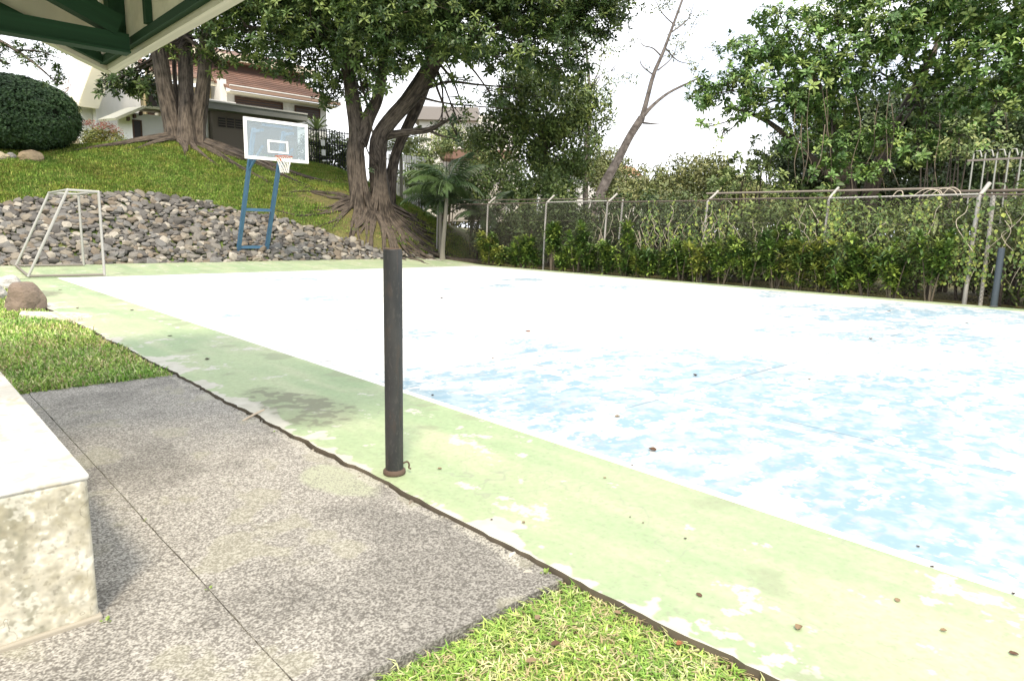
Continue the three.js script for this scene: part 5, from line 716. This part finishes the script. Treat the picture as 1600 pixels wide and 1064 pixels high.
// vines on the fence
{
  const v = thing('fence_vine', 'yellow green heart-leaved vine climbing the chain-link fence', 'vine', [FX, 0, -6]), r = rng(55), st = [], ms = [], cs = [], q = new THREE.Quaternion();
  const pos = []; { const heart = [[0, 0], [0.5, 0.28], [0.42, 0.62], [0, 1], [-0.42, 0.62], [-0.5, 0.28]].map(([a, b]) => [a * 0.1, -(b - 0.15) * 0.11, 0.006 * (Math.abs(a) * 4)]); for (let i = 1; i < 5; i++) for (const p of [heart[0], heart[i], heart[i + 1]]) pos.push(...p); } const hg = leafGeoFrom(pos);
  for (let i = 0; i < 300; i++) { const z0 = -11 + 11.4 * r(), n = 6 + Math.floor(20 * r()); if (n3(z0 * 0.8, 2.2, 0.5) + 0.4 * n3(z0 * 2.3, 7, 0) < -0.12) continue; let z = z0, y = 0.9 + 1.2 * r(); const pts = []; for (let k = 0; k < n; k++) { pts.push(V(FX - 0.03 - 0.03 * r(), y, z)); const cnt = r() < 0.85 ? 1 : 2; for (let w = 0; w < cnt; w++) { q.setFromEuler(new THREE.Euler((r() - 0.5) * 0.9, -Math.PI / 2 + (r() - 0.5) * 1.4, (r() - 0.5) * 1.2)); const s = 0.3 + 0.55 * r() * r() + 0.1 * r(); ms.push(new THREE.Matrix4().compose(V(FX - 0.06 - 0.05 * r(), y + (r() - 0.5) * 0.1, z + (r() - 0.5) * 0.12), q, V(s, s, s))); cs.push(tint(r, [[0.11, 0.17, 0.03], [0.17, 0.23, 0.04], [0.07, 0.12, 0.025], [0.05, 0.09, 0.02], [0.22, 0.25, 0.05]])); } y -= 0.05 + 0.05 * r(); z += (r() - 0.5) * 0.12; if (y < 0.35) break; } if (pts.length > 2) st.push(pipe(pts, 0.004, pts.length * 2, 4)); }
  part(v, 'stems', merge(st), flat(0.2, 0.2, 0.09, 0.9)); instanced(v, 'leaves', hg, leafMat({ clearcoat: 0.1, transmission: 0.4 }), ms, cs);
  const dry = []; for (let i = 0; i < 90; i++) { let z = -13 + 14 * r(), y = 0.9 + 1.15 * r(); const pts = []; for (let k = 0; k < 7; k++) { pts.push(V(FX - 0.05 - 0.06 * r(), y, z)); y -= 0.1 + 0.12 * r(); z += (r() - 0.5) * 0.3; if (y < 0.2) break; } if (pts.length > 2) dry.push(pipe(pts, 0.003 + 0.006 * r() * r(), 26, 5)); }
  for (let i = 0; i < 5; i++) { const z = -5.6 + 2.2 * r(), a = V(FX + 0.1, 2.02, z), k = 0.2 + 0.6 * r(); dry.push(pipe([a, a.clone().add(V(0.05, 0.12 + 0.1 * r(), k * 0.4)), a.clone().add(V(0.05, 0.14, k * 0.8)), a.clone().add(V(0, 0.02, k))], 0.009, 18, 5)); }
  const dv = thing('dry_vine', 'pale dry twisted stems hanging on the chain-link fence', 'vine', [FX, 0, -5]); part(dv, 'stems', merge(dry), flat(0.46, 0.40, 0.32, 0.9));
}
// ───────────────────────── lawns ─────────────────────────
{
  const tuft = (n, len, wid, R, seed, lay = 0.7) => { const r = rng(seed), pos = []; for (let i = 0; i < n; i++) { const a = r() * 6.28, k = R * Math.sqrt(r()), b = r() * 6.28, L = len * (0.6 + 0.7 * r()), l = lay * (0.4 + r()), dx = Math.cos(b), dz = Math.sin(b), x = Math.cos(a) * k, z = Math.sin(a) * k, w = wid * (0.7 + 0.6 * r()), m = [x + dx * L * 0.3 * l, L * 0.6, z + dz * L * 0.3 * l], t = [x + dx * L * l, L * (0.95 - 0.45 * l), z + dz * L * l], sx = -dz * w / 2, sz = dx * w / 2; const A = [x - sx, 0, z - sz], B = [x + sx, 0, z + sz], C = [m[0] + sx * 0.9, m[1], m[2] + sz * 0.9], D = [m[0] - sx * 0.9, m[1], m[2] - sz * 0.9]; for (const p of [A, B, C, A, C, D, D, C, t]) pos.push(...p); } return leafGeoFrom(pos); };
  const gm = leafMat({ clearcoat: 0.05, transmission: 0.4, roughness: 0.9 }), r = rng(500), q = new THREE.Quaternion();
  const lawn = (name, label, n, geos, inside, place, pal, sc) => { const L = geos.map(() => [[], []]); for (let i = 0; i < n; i++) { const p = place(); if (!p || !inside(p.x, p.z)) continue; q.setFromEuler(new THREE.Euler((r() - 0.5) * 0.3, r() * 6.28, (r() - 0.5) * 0.3)); const s = sc * (0.7 + 0.6 * r()), k = Math.floor(r() * geos.length); L[k][0].push(new THREE.Matrix4().compose(p, q, V(s, s, s))); const dry = 0.8 + 0.5 * fbm(p.x * 1.5 + 9, p.z * 1.5, 3), c = tint(r, pal); L[k][1].push(rgb(c.r * dry, c.g * (0.9 + 0.1 * dry), c.b)); } L.forEach(([m, c], k) => { if (!m.length) return; const o = instanced(scene, name, geos[k], gm, m, c); o.userData.label = label; o.userData.category = 'grass'; }); };
  const PAL = [[0.155, 0.28, 0.045], [0.21, 0.35, 0.06], [0.30, 0.41, 0.10], [0.42, 0.46, 0.22], [0.12, 0.23, 0.035], [0.34, 0.30, 0.16]];
  lawn('grass', 'coarse bright grass beside the grey paving corner', 11000, [tuft(11, 0.047, 0.0048, 0.03, 1, 0.65)], (x, z) => x < edgeX(z) - 0.004 && (z > -1.5 || x > 3) && x > 0.94 - 0.32 * (z + 1.5) * 0.4, () => { const z = -1.5 + 1.4 * r() * (r() < 0.8 ? 1 : 1.5); return V(0.3 + 1.46 * r(), lawnY(z) - 0.004, z); }, PAL, 1);
  lawn('grass', 'clumps of short lawn between bench, boulder and green strip', 26000, [tuft(10, 0.055, 0.007, 0.05, 2, 0.9)], (x, z) => x < 1.70 + 0.06 * n3(z * 1.3, 1, 1) - 0.05 * sstep(-9, -12, z) && !(z > -5.97), () => { const z = -5.97 - 9 * Math.pow(r(), 1.3), xl = -0.3 + 0.0 * z; return V(xl + (1.75 - xl) * r(), lawnY(z) - 0.004, z); }, PAL.map((c) => [c[0] * 1.05, c[1], c[2]]), 1.15);
  const bare = (x, z) => sstep(3.0, 1.0, Math.hypot((x - 13.6) * 0.75, z + 22.2) + 1.8 * n3(x * 0.8, z * 0.8, 1));
  lawn('grass', 'rough shaded grass covering the hill above the stone bank', 60000, [tuft(9, 0.07, 0.012, 0.09, 3, 0.9)], (x, z) => { const th = table(TOP, x); return z < toeZ(x) - (th - 0.1) / TAN - 0.05 && r() > bare(x, z) * 0.95; }, () => { const x = 0.5 + 17 * r(), z = -20 - 13 * Math.pow(r(), 1.1); return V(x, height(x, z), z); }, [[0.11, 0.20, 0.026], [0.155, 0.25, 0.035], [0.21, 0.29, 0.05], [0.245, 0.26, 0.065]], 1.25);
  // weeds in the joints
  const wd = rosette(8, 0.035, 0.016, 0.3, 1.5, 77); [[0.745, -3.05, 0.6], [0.75, -2.3, 0.7], [0.435, -2.32, 0.8], [1.71, -4.3, 0.7], [1.7, -3.9, 0.7], [1.72, -1.6, 0.9]].forEach(([x, z, s], i) => { const g = wd.clone(); g.scale(s, s, s); g.translate(x, -0.03, z); solo('weed', i < 2 ? 'tiny green weed growing in the straight paving joint' : i === 2 ? 'tiny green weed at the foot of the bench end' : 'tiny green weed in the broken joint beside the green strip', 'weed', g, leafMat({ color: rgb(0.2, 0.29, 0.06) }), [x, -0.03, z], i < 2 ? 'weeds in the paving joint' : i === 2 ? undefined : 'weeds in the broken joint'); });
}
// ───────────────────────── fallen leaves ─────────────────────────
{
  const mk = (seed, curl) => { const g = new THREE.PlaneGeometry(1, 0.5, 6, 4), p = g.attributes.position, r = rng(seed); for (let i = 0; i < p.count; i++) { let x = p.getX(i), y = p.getY(i); const w = Math.sqrt(Math.max(0, 1 - (x * 2) ** 2)) * (x < 0 ? 1 : 0.9); y *= w * 1.6; p.setXYZ(i, x, 0.16 * curl * (x * x * 2.2 + y * y * 7) + 0.05 * n3(x * 3 + seed, y * 3, 0) + 0.03, y); } g.computeVertexNormals(); return g; };
  const gs = [mk(1, 0.8), mk(2, 1.4), mk(3, 0.4)], ms = [flat(0.10, 0.055, 0.032, 0.9, { side: THREE.DoubleSide }), flat(0.22, 0.155, 0.09, 0.9, { side: THREE.DoubleSide }), flat(0.05, 0.034, 0.026, 0.9, { side: THREE.DoubleSide }), flat(0.26, 0.10, 0.045, 0.9, { side: THREE.DoubleSide })], r = rng(3);
  const L = {}; const put = (px, py, s, k, m, y, label, group) => { const p = onY(px, py, y), g = gs[k]; const o = mark(new THREE.Mesh(g, ms[m])); o.name = numbered('fallen_leaf'); o.position.copy(p); o.rotation.y = r() * 6.28; o.scale.set(s * 0.55, s * 0.6, s * 0.5); o.userData = { label, category: 'leaf' }; if (group) o.userData.group = group; scene.add(o); };
  const C = 'dry brown leaf lying on the worn blue court', CG = 'leaves on the court', Sx = 'small dry leaf lying on the green strip', SG = 'leaves on the strip', Px = 'dark dry leaf lying on the grey paving', PG = 'leaves on the paving';
  [[1020, 704, 0.1, 1, 0], [1087, 587, 0.1, 1, 2], [965, 651, 0.08, 0, 1], [1361, 530, 0.12, 1, 2], [825, 518, 0.14, 0, 3], [690, 466, 0.12, 1, 2], [770, 560, 0.06, 0, 0], [1435, 854, 0.03, 0, 2], [1457, 886, 0.03, 1, 2], [1584, 928, 0.03, 1, 2], [1265, 593, 0.06, 0, 0], [1390, 486, 0.14, 2, 0], [1512, 505, 0.1, 2, 2], [676, 618, 0.05, 1, 2], [988, 727, 0.03, 0, 2]].forEach(([x, y, s, k, m]) => put(x, y, s, k, m, 0.002, C, CG));
  [[687, 733, 0.045, 1, 1], [945, 747, 0.035, 0, 1], [768, 812, 0.025, 0, 2], [1071, 842, 0.025, 1, 2], [1093, 930, 0.05, 2, 0], [1248, 982, 0.06, 1, 1], [1585, 1022, 0.05, 0, 0], [1403, 938, 0.05, 2, 1], [985, 808, 0.02, 0, 2], [323, 562, 0.09, 1, 2], [205, 485, 0.12, 0, 2], [265, 525, 0.1, 2, 2], [120, 482, 0.1, 1, 0], [93, 453, 0.12, 2, 0], [818, 817, 0.035, 1, 1], [1005, 817, 0.02, 0, 0], [1475, 986, 0.04, 1, 1]].forEach(([x, y, s, k, m]) => put(x, y, s, k, m, 0.002, Sx, SG));
  put(300, 818, 0.055, 1, 3, -0.028, 'curled orange brown leaf lying on the grey paving');
  [[260, 636, 0.07, 1, 2], [158, 645, 0.08, 2, 2], [262, 675, 0.06, 2, 0], [330, 660, 0.06, 0, 0], [258, 826, 0.03, 0, 2], [338, 827, 0.035, 1, 1], [470, 755, 0.035, 0, 1], [523, 832, 0.04, 2, 0], [607, 856, 0.035, 2, 2], [220, 702, 0.05, 1, 1], [135, 728, 0.06, 2, 1], [672, 838, 0.02, 0, 2], [200, 690, 0.03, 0, 1]].forEach(([x, y, s, k, m]) => put(x, y, s, k, m, -0.028, Px, PG));
  [[830, 1035, 0.06, 1, 1], [868, 1008, 0.06, 1, 0], [1062, 1007, 0.05, 1, 3], [840, 965, 0.05, 2, 1], [965, 958, 0.05, 0, 1]].forEach(([x, y, s, k, m]) => put(x, y, s, k, m, -0.015, 'withered leaf resting on the coarse grass', 'leaves on the grass'));
  const a = onY(378, 658, -0.02), b = onY(412, 640, 0.02); solo('stick', 'short bleached stick lying across the broken joint', 'stick', pipe([a, a.clone().lerp(b, 0.5).add(V(0.01, 0.006, 0)), b], 0.007, 10, 6), flat(0.5, 0.42, 0.32, 0.9), [a.x, a.y, a.z]);
}
renderer.render(scene, camera);
